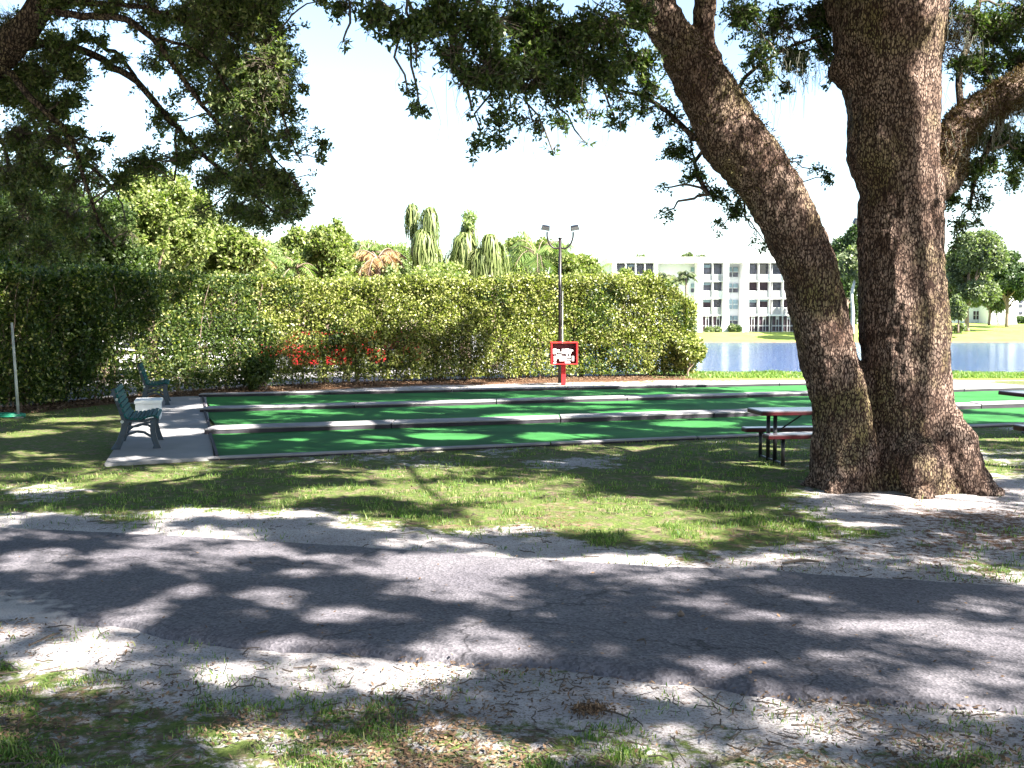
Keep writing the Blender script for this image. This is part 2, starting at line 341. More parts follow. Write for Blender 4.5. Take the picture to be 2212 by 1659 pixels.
def asphaltmat():
    m, nt, N, L, b = new_mat('path_asphalt')
    g = N.new('ShaderNodeNewGeometry'); pos = g.outputs['Position']
    n1 = N.new('ShaderNodeTexNoise'); n1.inputs['Scale'].default_value = 1.1; n1.inputs['Detail'].default_value = 5; L.new(pos, n1.inputs['Vector'])
    r1 = N.new('ShaderNodeValToRGB'); r1.color_ramp.elements[0].position = .3; r1.color_ramp.elements[1].position = .7
    r1.color_ramp.elements[0].color = (.070, .065, .076, 1); r1.color_ramp.elements[1].color = (.108, .101, .112, 1); L.new(n1.outputs['Fac'], r1.inputs['Fac'])
    n2 = N.new('ShaderNodeTexVoronoi'); n2.inputs['Scale'].default_value = 58; L.new(pos, n2.inputs['Vector'])
    r2 = N.new('ShaderNodeValToRGB'); r2.color_ramp.elements[0].color = (.45, .45, .46, 1); r2.color_ramp.elements[1].color = (1.9, 1.87, 1.82, 1)
    L.new(n2.outputs['Color'], r2.inputs['Fac'])
    mx = N.new('ShaderNodeMixRGB'); mx.blend_type = 'MULTIPLY'; mx.inputs[0].default_value = .8; L.new(r1.outputs[0], mx.inputs[1]); L.new(r2.outputs[0], mx.inputs[2])
    v = N.new('ShaderNodeTexVoronoi'); v.feature = 'DISTANCE_TO_EDGE'; v.inputs['Scale'].default_value = .42
    nz = N.new('ShaderNodeTexNoise'); nz.inputs['Scale'].default_value = 2.5; nz.inputs['Detail'].default_value = 6; L.new(pos, nz.inputs['Vector'])
    ad = N.new('ShaderNodeMixRGB'); ad.blend_type = 'ADD'; ad.inputs[0].default_value = .8; L.new(pos, ad.inputs[1]); L.new(nz.outputs['Color'], ad.inputs[2]); L.new(ad.outputs[0], v.inputs['Vector'])
    rc = N.new('ShaderNodeValToRGB'); rc.color_ramp.elements[0].position = .001; rc.color_ramp.elements[0].color = (.35, .35, .35, 1); rc.color_ramp.elements[1].position = .008
    L.new(v.outputs['Distance'], rc.inputs['Fac'])
    nm = N.new('ShaderNodeTexNoise'); nm.inputs['Scale'].default_value = .5; L.new(pos, nm.inputs['Vector'])
    rm = N.new('ShaderNodeValToRGB'); rm.color_ramp.elements[0].position = .5; rm.color_ramp.elements[1].position = .56; L.new(nm.outputs['Fac'], rm.inputs['Fac'])
    mm = N.new('ShaderNodeMixRGB'); mm.inputs[2].default_value = (1, 1, 1, 1); L.new(rm.outputs[0], mm.inputs[0]); L.new(rc.outputs[0], mm.inputs[1])
    m2 = N.new('ShaderNodeMixRGB'); m2.blend_type = 'MULTIPLY'; m2.inputs[0].default_value = 1; L.new(mx.outputs[0], m2.inputs[1]); L.new(mm.outputs[0], m2.inputs[2])
    # sand blown over the edges
    at = N.new('ShaderNodeAttribute'); at.attribute_name = 'edge'
    ns = N.new('ShaderNodeTexNoise'); ns.inputs['Scale'].default_value = 9; ns.inputs['Detail'].default_value = 7; L.new(pos, ns.inputs['Vector'])
    sm = N.new('ShaderNodeMath'); sm.operation = 'MULTIPLY_ADD'; sm.inputs[1].default_value = 1.3; L.new(ns.outputs['Fac'], sm.inputs[0])
    sb = N.new('ShaderNodeMath'); sb.operation = 'SUBTRACT'; sb.inputs[1].default_value = .65; L.new(at.outputs['Fac'], sb.inputs[0]); L.new(sb.outputs[0], sm.inputs[2])
    rs = N.new('ShaderNodeValToRGB'); rs.color_ramp.elements[0].position = .45; rs.color_ramp.elements[1].position = .75; L.new(sm.outputs[0], rs.inputs['Fac'])
    m3 = N.new('ShaderNodeMixRGB'); m3.inputs[2].default_value = (.30, .275, .265, 1); L.new(rs.outputs[0], m3.inputs[0]); L.new(m2.outputs[0], m3.inputs[1])
    L.new(m3.outputs[0], b.inputs['Base Color']); b.inputs['Roughness'].default_value = .8; b.inputs['Specular IOR Level'].default_value = .25
    bp = N.new('ShaderNodeBump'); bp.inputs['Strength'].default_value = .6; bp.inputs['Distance'].default_value = .008
    L.new(n2.outputs['Distance'], bp.inputs['Height']); L.new(bp.outputs[0], b.inputs['Normal'])
    return m
M['asphalt'] = asphaltmat()
def watermat():
    m, nt, N, L, b = new_mat('lake_water')
    b.inputs['Base Color'].default_value = (.015, .04, .12, 1); b.inputs['Roughness'].default_value = .16; b.inputs['IOR'].default_value = 1.33
    g = N.new('ShaderNodeNewGeometry'); mp = N.new('ShaderNodeMapping'); mp.inputs['Scale'].default_value = (.55, 1.1, 1); L.new(g.outputs['Position'], mp.inputs[0])
    n = N.new('ShaderNodeTexNoise'); n.inputs['Scale'].default_value = 1.5; n.inputs['Detail'].default_value = 5; n.inputs['Roughness'].default_value = .6; L.new(mp.outputs[0], n.inputs['Vector'])
    bp = N.new('ShaderNodeBump'); bp.inputs['Strength'].default_value = 1.0; bp.inputs['Distance'].default_value = .9
    L.new(n.outputs['Fac'], bp.inputs['Height']); L.new(bp.outputs[0], b.inputs['Normal'])
    return m
M['water'] = watermat()

# ------------------------------------------------------------ ground sheet
FAR_EDGE = [(-900, 1120), (-300, 1135), (0, 1145), (130, 1150), (400, 1161), (700, 1180), (1000, 1200), (1200, 1214), (1450, 1229), (1700, 1238), (2212, 1272), (2700, 1300), (3600, 1340)]
NEAR_EDGE = [(-1500, 1290), (-500, 1310), (-100, 1325), (130, 1338), (280, 1352), (430, 1384), (600, 1400), (800, 1414), (1000, 1434), (1200, 1444), (1350, 1462), (1500, 1480), (1700, 1502), (2000, 1522), (2212, 1532), (2600, 1548), (3600, 1570)]
fe = np.array([tuple(G(*q))[:2] for q in FAR_EDGE]); ne = np.array([tuple(G(*q))[:2] for q in NEAR_EDGE])
yf = lambda x: np.interp(x, fe[:, 0], fe[:, 1]); yn = lambda x: np.interp(x, ne[:, 0], ne[:, 1])
# court lines
cl = [G(465, 993), G(454, 941), G(442, 893), G(438, 860)]
cr = [G(2200, 919), G(2100, 886), G(2155, 846), G(1740, 834)]
def line_at(i, X):
    a, b = cl[i], cr[i]; t = (X - a.x) / (b.x - a.x); return a.y + (b.y - a.y) * t
court_near = lambda x: cl[0].y + (cr[0].y - cl[0].y) * (x - cl[0].x) / (cr[0].x - cl[0].x)
TRUNK = G(1965, 1050)
HEDGE = [G(*q) for q in ((-130, 900), (120, 876), (250, 864), (440, 847), (650, 834), (870, 826), (1210, 817), (1480, 813))]
hx = np.array([q.x for q in HEDGE]); hy = np.array([q.y for q in HEDGE])
def sand_mask(x, y):
    p = np.c_[x, y]; n1 = fbm(p, .8, 3); n2 = fbm(p, .28, 5)
    df = y - yf(x); dn = yn(x) - y
    north = 0.10 + .85 * (1 - sstep(df + (n1 - .5) * 2.2, .15, 1.25))
    north = np.maximum(north, .60 * (1 - sstep(np.hypot(x - 6.3, (y - 10.3) * 1.15) + (n1 - .5) * 2.5, 2.2, 4.4)))
    north += ((n2 - .48) * 1.0 + (fbm(p, 1.7, 8) - .5) * .9) * (df > 0)
    vx, vy = V2(np.c_[x, y, np.zeros(len(x))])
    for cx, cy_, rx, ry, s_ in ((480, 1115, 240, 34, .7), (1270, 1000, 130, 14, .7), (120, 1060, 170, 20, .45), (1150, 1190, 380, 22, .5), (1950, 1090, 320, 36, .55), (1960, 1190, 350, 42, .5),
                                (1000, 1075, 500, 55, -.3), (560, 1050, 300, 28, -.3), (1450, 1120, 200, 40, -.2), (1560, 1015, 200, 25, -.2), (90, 930, 220, 35, -.3)):
        north += s_ * np.exp(-np.nan_to_num(((vx - cx) / rx) ** 2 + ((vy - cy_) / ry) ** 2, nan=50))
    south = .97 - .50 * sstep(dn + (n1 - .5) * .9, .42, 1.05) + (n2 - .5) * .5
    m = np.where(df > 0, north, np.where(dn > 0, south, .6))
    m = np.where(y > court_near(x) + 11, .62 + (n1 - .5) * .5, m)
    return np.clip(m, .10, .90)
def litter_mask(x, y):
    dh = np.interp(x, hx, hy) - y
    return np.clip(.95 - np.abs(dh - .4) / 2.0, 0, 1) * (x < 7.5) * (x > -14) + .10 + .42 * fbm(np.c_[x, y], .7, 9) + .20 * np.exp(-((x - 5.2) / 3.2) ** 2 - ((y - 10.0) / 1.9) ** 2)
def grid_axis(a, b, fine, lo, hi, growth=1.12):
    c = list(np.arange(a, b + 1e-6, fine)); s = fine; v = c[-1]
    while v < hi: s *= growth; v += s; c.append(v)
    s = fine; v = c[0]; pre = []
    while v > lo: s *= growth; v -= s; pre.append(v)
    return np.array(pre[::-1] + c)
ys = np.r_[np.linspace(-600, -12, 14), np.arange(-10, 3.5, .5), np.arange(3.6, 16, .07), np.arange(16, 40, .16), np.arange(40, 60, 1.0), np.arange(60, 150, 5.0), np.arange(150, 176, .6), np.arange(176, 215, 2.0), np.array([230, 260, 320, 420, 600, 900, 1500, 2500])]
xs = grid_axis(-9, 9.5, .09, -1500, 1500, 1.13)
def terrain(x, y):
    x = np.asarray(x, float); y = np.asarray(y, float)
    p = np.c_[x.ravel(), y.ravel()]
    small = ((fbm(p, 1.6, 21) - .5) * .035 + (vnoise(p, 9, 23) - .5) * .016).reshape(x.shape) * ((y < 36) & (y > 2))
    onpath = (y > yn(x) - .02) & (y < yf(x) + .02)
    small = np.where(onpath, -.02, small - .012)
    court = (x > -8.6) & (y > court_near(x) - .1) & (y < court_near(x) + 12.5)
    small = np.where(court, -.012, small)
    lake = sstep(x + 0 * y, -3, 2.5) * sstep(y, 37.2, 37.8)
    bank = -np.clip((y - 37.3) * .32, 0, 2.6)
    zf = np.minimum(-2.6 + (y - 151) * .125, -.73 + np.clip(y - 174, 0, 60) * .035 * sstep(x, 50, 68))
    low = np.where(y < 100, bank, np.maximum(-2.6, zf))
    low = np.where((y > 100) & (y > 260), -.3, low)
    return small * (1 - lake) + low * lake
XX, YY = np.meshgrid(xs, ys); ZZ = terrain(XX, YY)
nx, ny = len(xs), len(ys); V = np.c_[XX.ravel(), YY.ravel(), ZZ.ravel()]
i, j = np.meshgrid(np.arange(nx - 1), np.arange(ny - 1)); q = (j * nx + i).ravel()
Fq = np.c_[q, q + 1, q + nx + 1, q + nx]
gx, gy, gz = V.T
lawn = np.maximum(sstep(gy, 100, 101), sstep(gx, 5.3, 7.0) * sstep(gy, 32.3, 32.9))
lawn = np.maximum(lawn, sstep(gy, 35.8, 36.5) * (gx > 0))
hl = np.interp(gx, hx, hy)
lot = sstep(gy - hl, 2.5, 3.2) * (gx < 7) * (gy < 110) * (gx > -200)
shore = np.where((gy > 150), 1 - sstep(gz, -2.0, -1.78), np.where(gz < -.5, 1, 0))
ground = npmesh('ground', V, Fq, M['ground'], smooth=True, attrs={'sand': sand_mask(gx, gy), 'litter': litter_mask(gx, gy), 'lawn': lawn, 'lot': lot, 'shore': shore})
tag(ground, kind='structure')
# lake
mb = MB(); mb.add([(-6, 38, -2.05), (900, 38, -2.05), (900, 165, -2.05), (-6, 165, -2.05)], [(0, 1, 2, 3)])
tag(mb.build('lake_water', M['water']), kind='structure')
# asphalt path: a thin slab with crumbling edges
px_ = np.arange(-14, 16.01, .06); rows = np.array([-.10, 0, .03, .10, .25, .45, .65, .8, .9, .97, 1.0, 1.04])
PV = []; ED = []
for k, t in enumerate(rows):
    a = yn(px_) + (fbm(np.c_[px_, px_ * 0], 1.6, 31) - .5) * .20 + (vnoise(np.c_[px_, px_ * 0], 7, 33) - .5) * .07
    b = yf(px_) + (fbm(np.c_[px_, px_ * 0 + 9], 1.2, 35) - .5) * .10 + (vnoise(np.c_[px_, px_ * 0], 9, 36) - .5) * .04
    yy = a + (b - a) * t if 0 <= t <= 1 else (a + t * .5 if t < 0 else b + (t - 1) * 1.2)
    n = (fbm(np.c_[px_, yy], .9, 37) - .5) * .02
    zz = np.full_like(px_, .0) + {-.10: -.05, 0: .018, 1.0: .012, 1.04: -.04}.get(float(t), .032) + n * (0 < t < 1)
    PV.append(np.c_[px_, yy, zz]); ED.append(np.full(len(px_), .0) + (.75 if t > .99 else .3 if t > .96 else 0) + (.9 * (1 - sstep(px_, -3.4, -2.2)) * (1 - min(1, max(t, 0) * 3)) if t < .4 else 0))
PV = np.array(PV); nr, nc = PV.shape[:2]; i, j = np.meshgrid(np.arange(nc - 1), np.arange(nr - 1)); q = (j * nc + i).ravel()
path = npmesh('asphalt_path', PV.reshape(-1, 3), np.c_[q, q + 1, q + nc + 1, q + nc], M['asphalt'], smooth=True, attrs={'edge': np.array(ED).ravel()})
tag(path, kind='structure')

# ------------------------------------------------------------ concrete pad, plaza and the court
def slab(name, poly, z, mat, t=.12, kind='structure'):
    mb = MB(); mb.prism([(p.x, p.y) for p in poly], 'z', z - t, z)
    return tag(mb.build(name, mat), kind=kind)
slab('concrete_pad', [G(226, 1006), cl[0] + Vector((-.02, 0, 0)), cl[3] + Vector((-.02, .35, 0)), G(318, 862)], .03, M['concrete'])
slab('concrete_plaza', [G(1430, 831), G(1600, 823.5), G(1740, 822), G(2060, 821), G(2330, 842), G(2700, 870), G(2700, 900), G(2250, 868), G(2040, 858), G(1740, 836)], .012, M['concrete'])
court = empty('bocce_court', (0, 0, 0), 'three lane bocce court of green turf divided by low concrete curbs', 'bocce court')
RX = [21.0, 21.0, 21.0, 11.4]
def pt(i, X, off=0.0, z=0): return Vector((X, line_at(i, X) + off, z))
def lane(i0, off0, i1, off1, X0, X1):
    a0 = pt(i0, cl[i0].x, off0); b0 = pt(i1, cl[i1].x, off1)
    n = 24; mb = MB()
    for k in range(n):
        t0, t1 = k / n, (k + 1) / n
        q = [pt(i0, a0.x + (X1 - a0.x) * t0, off0, .022), pt(i0, a0.x + (X1 - a0.x) * t1, off0, .022), pt(i1, b0.x + (X1 - b0.x) * t1, off1, .022), pt(i1, b0.x + (X1 - b0.x) * t0, off1, .022)]
        mb.add(q, [(0, 1, 2, 3)])
    return mb.build('turf_lane', M['turf'], court)
DW = .62
lane(0, .16, 1, 0, 0, 21.0); lane(1, DW, 2, 0, 0, 21.0); lane(2, DW, 3, 0, 0, 11.4)
def curb(i, X1, w, h, seg, name='divider_curb'):
    X = cl[i].x - .1; k = 0
    par = None
    mbt = MB(); mbf = MB()
    while X < X1:
        Xe = min(X + seg, X1); g = .012
        a = pt(i, X + g); b = pt(i, Xe - g); dz = random.uniform(-.006, .006)
        poly = [(a.x, a.y), (b.x, b.y), (b.x, b.y + w), (a.x, a.y + w)]
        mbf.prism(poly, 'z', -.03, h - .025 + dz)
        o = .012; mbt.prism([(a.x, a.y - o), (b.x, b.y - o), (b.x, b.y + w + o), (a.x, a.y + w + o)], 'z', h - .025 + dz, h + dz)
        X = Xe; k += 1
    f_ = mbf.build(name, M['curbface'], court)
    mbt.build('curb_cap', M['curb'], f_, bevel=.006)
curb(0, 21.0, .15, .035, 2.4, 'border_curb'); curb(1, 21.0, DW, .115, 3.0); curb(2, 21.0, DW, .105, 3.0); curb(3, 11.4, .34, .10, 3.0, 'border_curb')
mb = MB()
for i0 in range(3):
    a = pt(i0, cl[i0].x, .1); b = pt(i0 + 1, cl[i0 + 1].x, 0)
    mb.bar((a.x, a.y, .03), (b.x, b.y, .03), .04, .05)
mb.build('end_board', M['curbface'], court)

# ------------------------------------------------------------ foliage machinery
def leaf_quads(c, L, W, spread_dir=None, bias=0.0, r=rng):
    n = len(c); d = unit(r.normal(size=(n, 3)) + (spread_dir * bias if spread_dir is not None else 0))
    s = unit(np.cross(d, r.normal(size=(n, 3)))); u = np.cross(d, s)
    Ls = (L * r.uniform(.7, 1.25, n))[:, None]; Ws = (W * r.uniform(.75, 1.2, n))[:, None]
    v0 = c; v1 = c + d * Ls * .48 + s * Ws * .5 + u * Ws * .12; v2 = c + d * Ls - u * Ws * .15; v3 = c + d * Ls * .48 - s * Ws * .5 + u * Ws * .12
    V = np.stack([v0, v1, v2, v3], 1).reshape(-1, 3); F = np.arange(n * 4).reshape(n, 4)
    return V, F
def sprigs(c, k, L, W, jit=.015, down=.25, r=rng):
    n = len(c); cc = np.repeat(c, k, 0) + r.normal(size=(n * k, 3)) * jit
    ax = unit(r.normal(size=(n, 3)) + np.array([0, 0, -down])); ax = np.repeat(ax, k, 0)
    return leaf_quads(cc, L, W, ax, .55, r)
def tubes_np(paths, radii, k=3):          # paths (n,s,3), radii (n,s)
    n, s, _ = paths.shape
    d = unit(np.gradient(paths, axis=1)); a = unit(np.cross(d, np.array([.31, .17, .93]))); b = np.cross(d, a)
    ang = np.arange(k) * 2 * np.pi / k
    V = paths[:, :, None, :] + (a[:, :, None, :] * np.cos(ang)[None, None, :, None] + b[:, :, None, :] * np.sin(ang)[None, None, :, None]) * radii[:, :, None, None]
    V = V.reshape(-1, 3); base = (np.arange(n) * s * k)[:, None, None] + (np.arange(s - 1) * k)[None, :, None]
    jj = np.arange(k)[None, None, :]; j2 = (jj + 1) % k
    F = np.stack([base + jj, base + j2, base + k + j2, base + k + jj], -1).reshape(-1, 4)
    return V, F
def merge(parts):
    Vs, Fs, n = [], [], 0
    for V, F in parts: Vs.append(V); Fs.append(F + n); n += len(V)
    return np.concatenate(Vs), np.concatenate(Fs)
def clump_twigs(cent, rad, ntw, nsp, jit, r=rng, flat=.8, droop=.35):
    """twigs inside ball-like clumps; returns twig paths and sprig points"""
    cent = np.asarray(cent); rad = np.asarray(rad); cnt = np.asarray(ntw)
    idx = np.repeat(np.arange(len(cent)), cnt); m = len(idx)
    d = unit(r.normal(size=(m, 3)) * np.array([1, 1, flat])); rr = rad[idx][:, None]
    e = cent[idx] + d * rr * (r.uniform(.25, 1, (m, 1)) ** .5); e[:, 2] -= droop * rad[idx] * r.uniform(0, 1, m)
    s = cent[idx] + d * rr * .1 * r.uniform(-1, 1, (m, 1)) + r.normal(size=(m, 3)) * rr * .18
    mid = (s + e) / 2 + r.normal(size=(m, 3)) * rr * .10; mid[:, 2] += rad[idx] * .08
    t = np.linspace(0, 1, 5)[None, :, None]
    path = (1 - t) ** 2 * s[:, None] + 2 * t * (1 - t) * mid[:, None] + t ** 2 * e[:, None]
    u = r.uniform(.15, 1.03, (m, nsp))[:, :, None]
    pts = (1 - u) ** 2 * s[:, None] + 2 * u * (1 - u) * mid[:, None] + u ** 2 * e[:, None]
    pts = pts + r.normal(size=pts.shape) * jit
    return path, pts.reshape(-1, 3)
def link_branches(cent, rad, skel, skr, r=rng):
    """curved branch from the nearest skeleton point to every clump"""
    skel = np.asarray(skel); cent = np.asarray(cent)
    D = np.linalg.norm(cent[:, None] - skel[None], axis=2) + np.maximum(0, skel[None, :, 2] - cent[:, None, 2]) * .3
    k = D.argmin(1); s = skel[k]; m = len(cent)
    mid = (s + cent) / 2; dist = np.linalg.norm(cent - s, axis=1)
    mid[:, 2] += dist * .14; mid += r.normal(size=(m, 3)) * dist[:, None] * .06
    t = np.linspace(0, 1, 9)[None, :, None]
    path = (1 - t) ** 2 * s[:, None] + 2 * t * (1 - t) * mid[:, None] + t ** 2 * cent[:, None]
    wob = r.normal(size=path.shape) * .035 * dist[:, None, None] * np.sin(t * np.pi); path = path + wob
    r0 = np.minimum(np.minimum(np.asarray(skr)[k] * .6, .010 + .012 * dist), .024); rr = r0[:, None] * (1 - .65 * np.linspace(0, 1, 9)[None, :]) + .003
    return path, rr
def inframe(p, mx=60, my=60):
    vx, vy = V2(p); vx = np.nan_to_num(vx, nan=-1e5); vy = np.nan_to_num(vy, nan=-1e5)
    return (vx > -mx) & (vx < 2212 + mx) & (vy > -my) & (vy < 1659 + my) & (p[:, 1] > .3)
# openings in the roof of leaves: patches of ground the sun reaches in the photograph (px, py, rx, ry)
SUNLIT = [(1100, 1228, 230, 17), (1330, 1205, 170, 14), (960, 1205, 160, 14), (720, 1335, 85, 26), (570, 1292, 100, 20), (640, 1245, 60, 12), (540, 1200, 120, 13), (700, 1212, 80, 11), (860, 1240, 90, 10),
          (190, 1405, 90, 38), (300, 1330, 75, 30), (400, 1285, 70, 20), (10, 1370, 60, 36), (60, 1215, 95, 28), (250, 1207, 85, 15), (480, 1448, 80, 28), (20, 1480, 60, 30), (600, 1395, 70, 24),
          (860, 1340, 60, 13), (1000, 1358, 55, 18), (1000, 1300, 90, 10), (1110, 1420, 80, 18), (1400, 1340, 70, 10), (1300, 1415, 70, 14), (1640, 1340, 90, 14), (1900, 1360, 200, 16), (1830, 1425, 120, 12),
          (2080, 1470, 160, 22), (1650, 1285, 60, 9), (1750, 1300, 60, 9), (2100, 1300, 60, 8), (2150, 1530, 60, 20), (1500, 1430, 60, 10),
          (420, 1105, 130, 13), (620, 1108, 80, 10), (1310, 998, 160, 13), (1460, 968, 110, 9), (880, 1022, 90, 12), (1000, 1060, 200, 22), (1250, 1110, 260, 34), (1480, 1150, 110, 20), (700, 1060, 120, 14),
          (350, 1030, 140, 10), (100, 1050, 100, 14), (1050, 1130, 130, 20), (800, 1130, 90, 16), (2010, 1075, 130, 22), (2100, 1010, 90, 22), (1750, 1065, 70, 8), (1850, 1130, 90, 10),
          (960, 945, 110, 8), (1170, 945, 60, 10), (1270, 948, 80, 9), (760, 925, 60, 10), (640, 952, 40, 4), (1130, 905, 110, 12), (1400, 895, 110, 9), (1500, 918, 100, 8), (1000, 878, 90, 6), (1300, 868, 90, 6), (500, 935, 60, 8),
          (1950, 845, 60, 6), (2130, 905, 90, 8), (2150, 945, 90, 8), (1650, 905, 60, 6), (300, 925, 60, 8), (360, 938, 90, 10), (300, 995, 60, 6), (430, 880, 40, 6),
          (60, 935, 60, 10), (160, 905, 90, 6), (100, 975, 90, 10),
          (500, 1580, 130, 24), (640, 1590, 60, 20), (950, 1560, 70, 22), (1080, 1620, 130, 30), (1350, 1620, 140, 26), (160, 1560, 110, 16), (1000, 1500, 90, 12), (1750, 1640, 160, 20), (150, 1640, 80, 12), (1250, 1500, 60, 10), (2000, 1600, 120, 12)]
SW = []
for (a, b, c, d) in SUNLIT:
    g = G(a, b); gx1 = G(a + c, b); gy1 = G(a, b - d); SW.append((g.x, g.y, abs(gx1.x - g.x), abs(gy1.y - g.y)))
SW = np.array(SW)
def landing(p):
    t = p[:, 2] / S.z; return p[:, 0] - S.x * t, p[:, 1] - S.y * t
def sun_open(p, soft=.25):
    """True where foliage would shade a patch that the photograph shows in the sun"""
    x, y = landing(p)
    q = ((x[:, None] - SW[None, :, 0]) / SW[None, :, 2]) ** 2 + ((y[:, None] - SW[None, :, 1]) / SW[None, :, 3]) ** 2
    k = q.min(1) + rng.normal(size=len(x)) * soft * .5
    o = k < 1.05
    q2 = np.c_[x, y * 1.25]; gp = fbm(q2, 1.25, 81) + .10 * (vnoise(q2, .35, 84) - .5)
    o |= (gp > .582) & (rng.uniform(0, 1, len(x)) < .82) & (y < court_near(x) - .2)
    o |= (fbm(np.c_[x, y * 1.4], 1.1, 86) > .63) & (rng.uniform(0, 1, len(x)) < .85)
    # the right stem of the big oak and its foot stand in the sun
    t = (p[:, 1] - (TRUNK.y - .5)) / S.y; qx = p[:, 0] - S.x * t; qz = p[:, 2] - S.z * t
    n = vnoise(np.c_[qx * 1.3, qz], 1.1, 77)
    o |= (t > 0) & (qx > TRUNK.x - .55) & (qx < TRUNK.x + 1.2) & (qz > .7) & (qz < 8.5) & (n > .27) & ((qz < 3.3) | (qx < TRUNK.x + .55))
    o |= (t > 0) & (qx > TRUNK.x - 1.4) & (qx < TRUNK.x - .5) & (qz > 1.0) & (qz < 6) & (n > .74)
    # all beyond the third lane and the right part of the hedge stand in the open
    nz = (vnoise(np.c_[x, y], .9, 78) - .5)
    o |= (y > 29.5 + .10 * x + nz * 2.5) & (x > -.5 + nz * 3)
    o |= (y > np.interp(x, hx, hy) + 1.3 + nz * 1.4) & (x > -10.3)
    o |= (y > 21.5) & (x > 9 + (vnoise(np.c_[x, y], .8, 79) - .5) * 3) & (y > 16 + (x - 9) * .2)
    return o

# ------------------------------------------------------------ the big twin-stemmed oak
def voxel_join(tubes, name, mat, parent, voxel, rough=.03):
    mb = MB()
    for pts, rad, k in tubes:
        p, r = catmull(pts, rad, .1); mb.tube(p, r, k)
    o = mb.build(name, mat, parent)
    m = o.modifiers.new('r', 'REMESH'); m.mode = 'VOXEL'; m.voxel_size = voxel; m.adaptivity = 0
    sm = o.modifiers.new('s', 'SMOOTH'); sm.factor = .6; sm.iterations = 5
    dg = bpy.context.evaluated_depsgraph_get(); me = bpy.data.meshes.new_from_object(o.evaluated_get(dg))
    o.modifiers.clear(); o.data = me; me.materials.clear(); me.materials.append(mat)
    n = len(me.vertices); co = np.empty(n * 3, np.float32); no = np.empty(n * 3, np.float32)
    me.vertices.foreach_get('co', co); me.vertices.foreach_get('normal', no); co = co.reshape(-1, 3).astype(float); no = no.reshape(-1, 3)
    ridge = np.abs(fbm(co * np.array([1, 1, .22]), 11, 41) - .5) * 2.6; lump = fbm(co, 2.1, 45) - .5
    fine = vnoise(co * np.array([1, 1, .6]), 22, 47) - .5
    co += no * ((ridge - .25) * rough + lump * rough * 2.4 + fine * rough * .9)[:, None]
    me.vertices.foreach_set('co', co.astype(np.float32).ravel()); me.polygons.foreach_set('use_smooth', [True] * len(me.polygons)); me.update()
    return o
YT = TRUNK.y
oak = empty('live_oak', (0, 0, 0), 'huge twin stemmed oak with cracked sunlit bark standing on sandy ground at the right', 'tree')
def tp(lst, dy=0.0):                       # (x, y, radius in survey pixels, extra depth) -> points and metre radii
    return [P(a, b, YT + d + dy) for a, b, r, d in lst], [r * PX(YT + d + dy) for a, b, r, d in lst]
st_r = [(1985, 1085, 112, 0), (1980, 1010, 103, 0), (1972, 920, 94, 0), (1957, 800, 98, 0), (1952, 700, 99, 0), (1949, 600, 94, 0), (1946, 500, 92, 0), (1944, 410, 90, 0), (1930, 330, 97, 0), (1928, 250, 100, 0), (1922, 160, 106, 0), (1922, 60, 122, 0), (1925, -60, 120, 0), (1930, -200, 100, 0)]
st_l = [(1850, 1080, 95, .05), (1825, 990, 74, 0), (1823, 900, 70, 0), (1797, 800, 64, -.02), (1774, 700, 62, -.05), (1752, 600, 61, -.1), (1716, 500, 63, -.15), (1660, 400, 66, -.2), (1592, 310, 74, -.25), (1545, 230, 66, -.3), (1508, 165, 60, -.35), (1468, 100, 48, -.4), (1425, 30, 43, -.5), (1375, -60, 38, -.6), (1310, -160, 34, -.7)]
fork = [(1565, 260, 40, -.2), (1545, 170, 30, -.3), (1524, 100, 24, -.35), (1522, 40, 26, -.4), (1528, -40, 28, -.4), (1540, -160, 24, -.3)]
limb = [(1990, 400, 54, .1), (2040, 375, 44, .15), (2056, 312, 42, .2), (2085, 262, 37, .3), (2140, 228, 38, .4), (2205, 195, 42, .5), (2280, 150, 44, .6), (2380, 100, 40, .7)]
knob = [(1860, 165, 50, -.05), (1822, 150, 36, -.05), (1800, 140, 20, -.05)]
lup = [(1860, 60, 60, .1), (1812, -10, 38, .2), (1770, -90, 32, .3), (1720, -180, 28, .3)]
tubes = []
for l in (st_r, st_l, fork, limb, knob, lup):
    a, b = tp(l); tubes.append((a, [q * .955 for q in b], 18))
base = P(1960, 1050, YT)
for sx, sy, dx, dy, h, r0, ln in ((.12, -.10, .62, -.38, .85, .34, .85), (.22, .02, .98, .05, .8, .30, .82), (-.02, -.22, -.10, -.5, .5, .32, .5), (-.62, -.08, -.55, -.45, .42, .28, .55), (-.66, .05, -1.0, .15, .42, .26, .55)):
    a = Vector((TRUNK.x + sx, YT + sy, h)); d = Vector((dx, dy, 0)).normalized()
    tubes.append(([a, a + d * .3 + Vector((0, 0, -h * .45)), Vector((a.x, a.y, .06)) + d * ln * .65, Vector((a.x, a.y, -.1)) + d * ln], [r0, r0 * .80, r0 * .58, .10], 12))
voxel_join(tubes, 'trunk', M['bark'], oak, .026, .034)
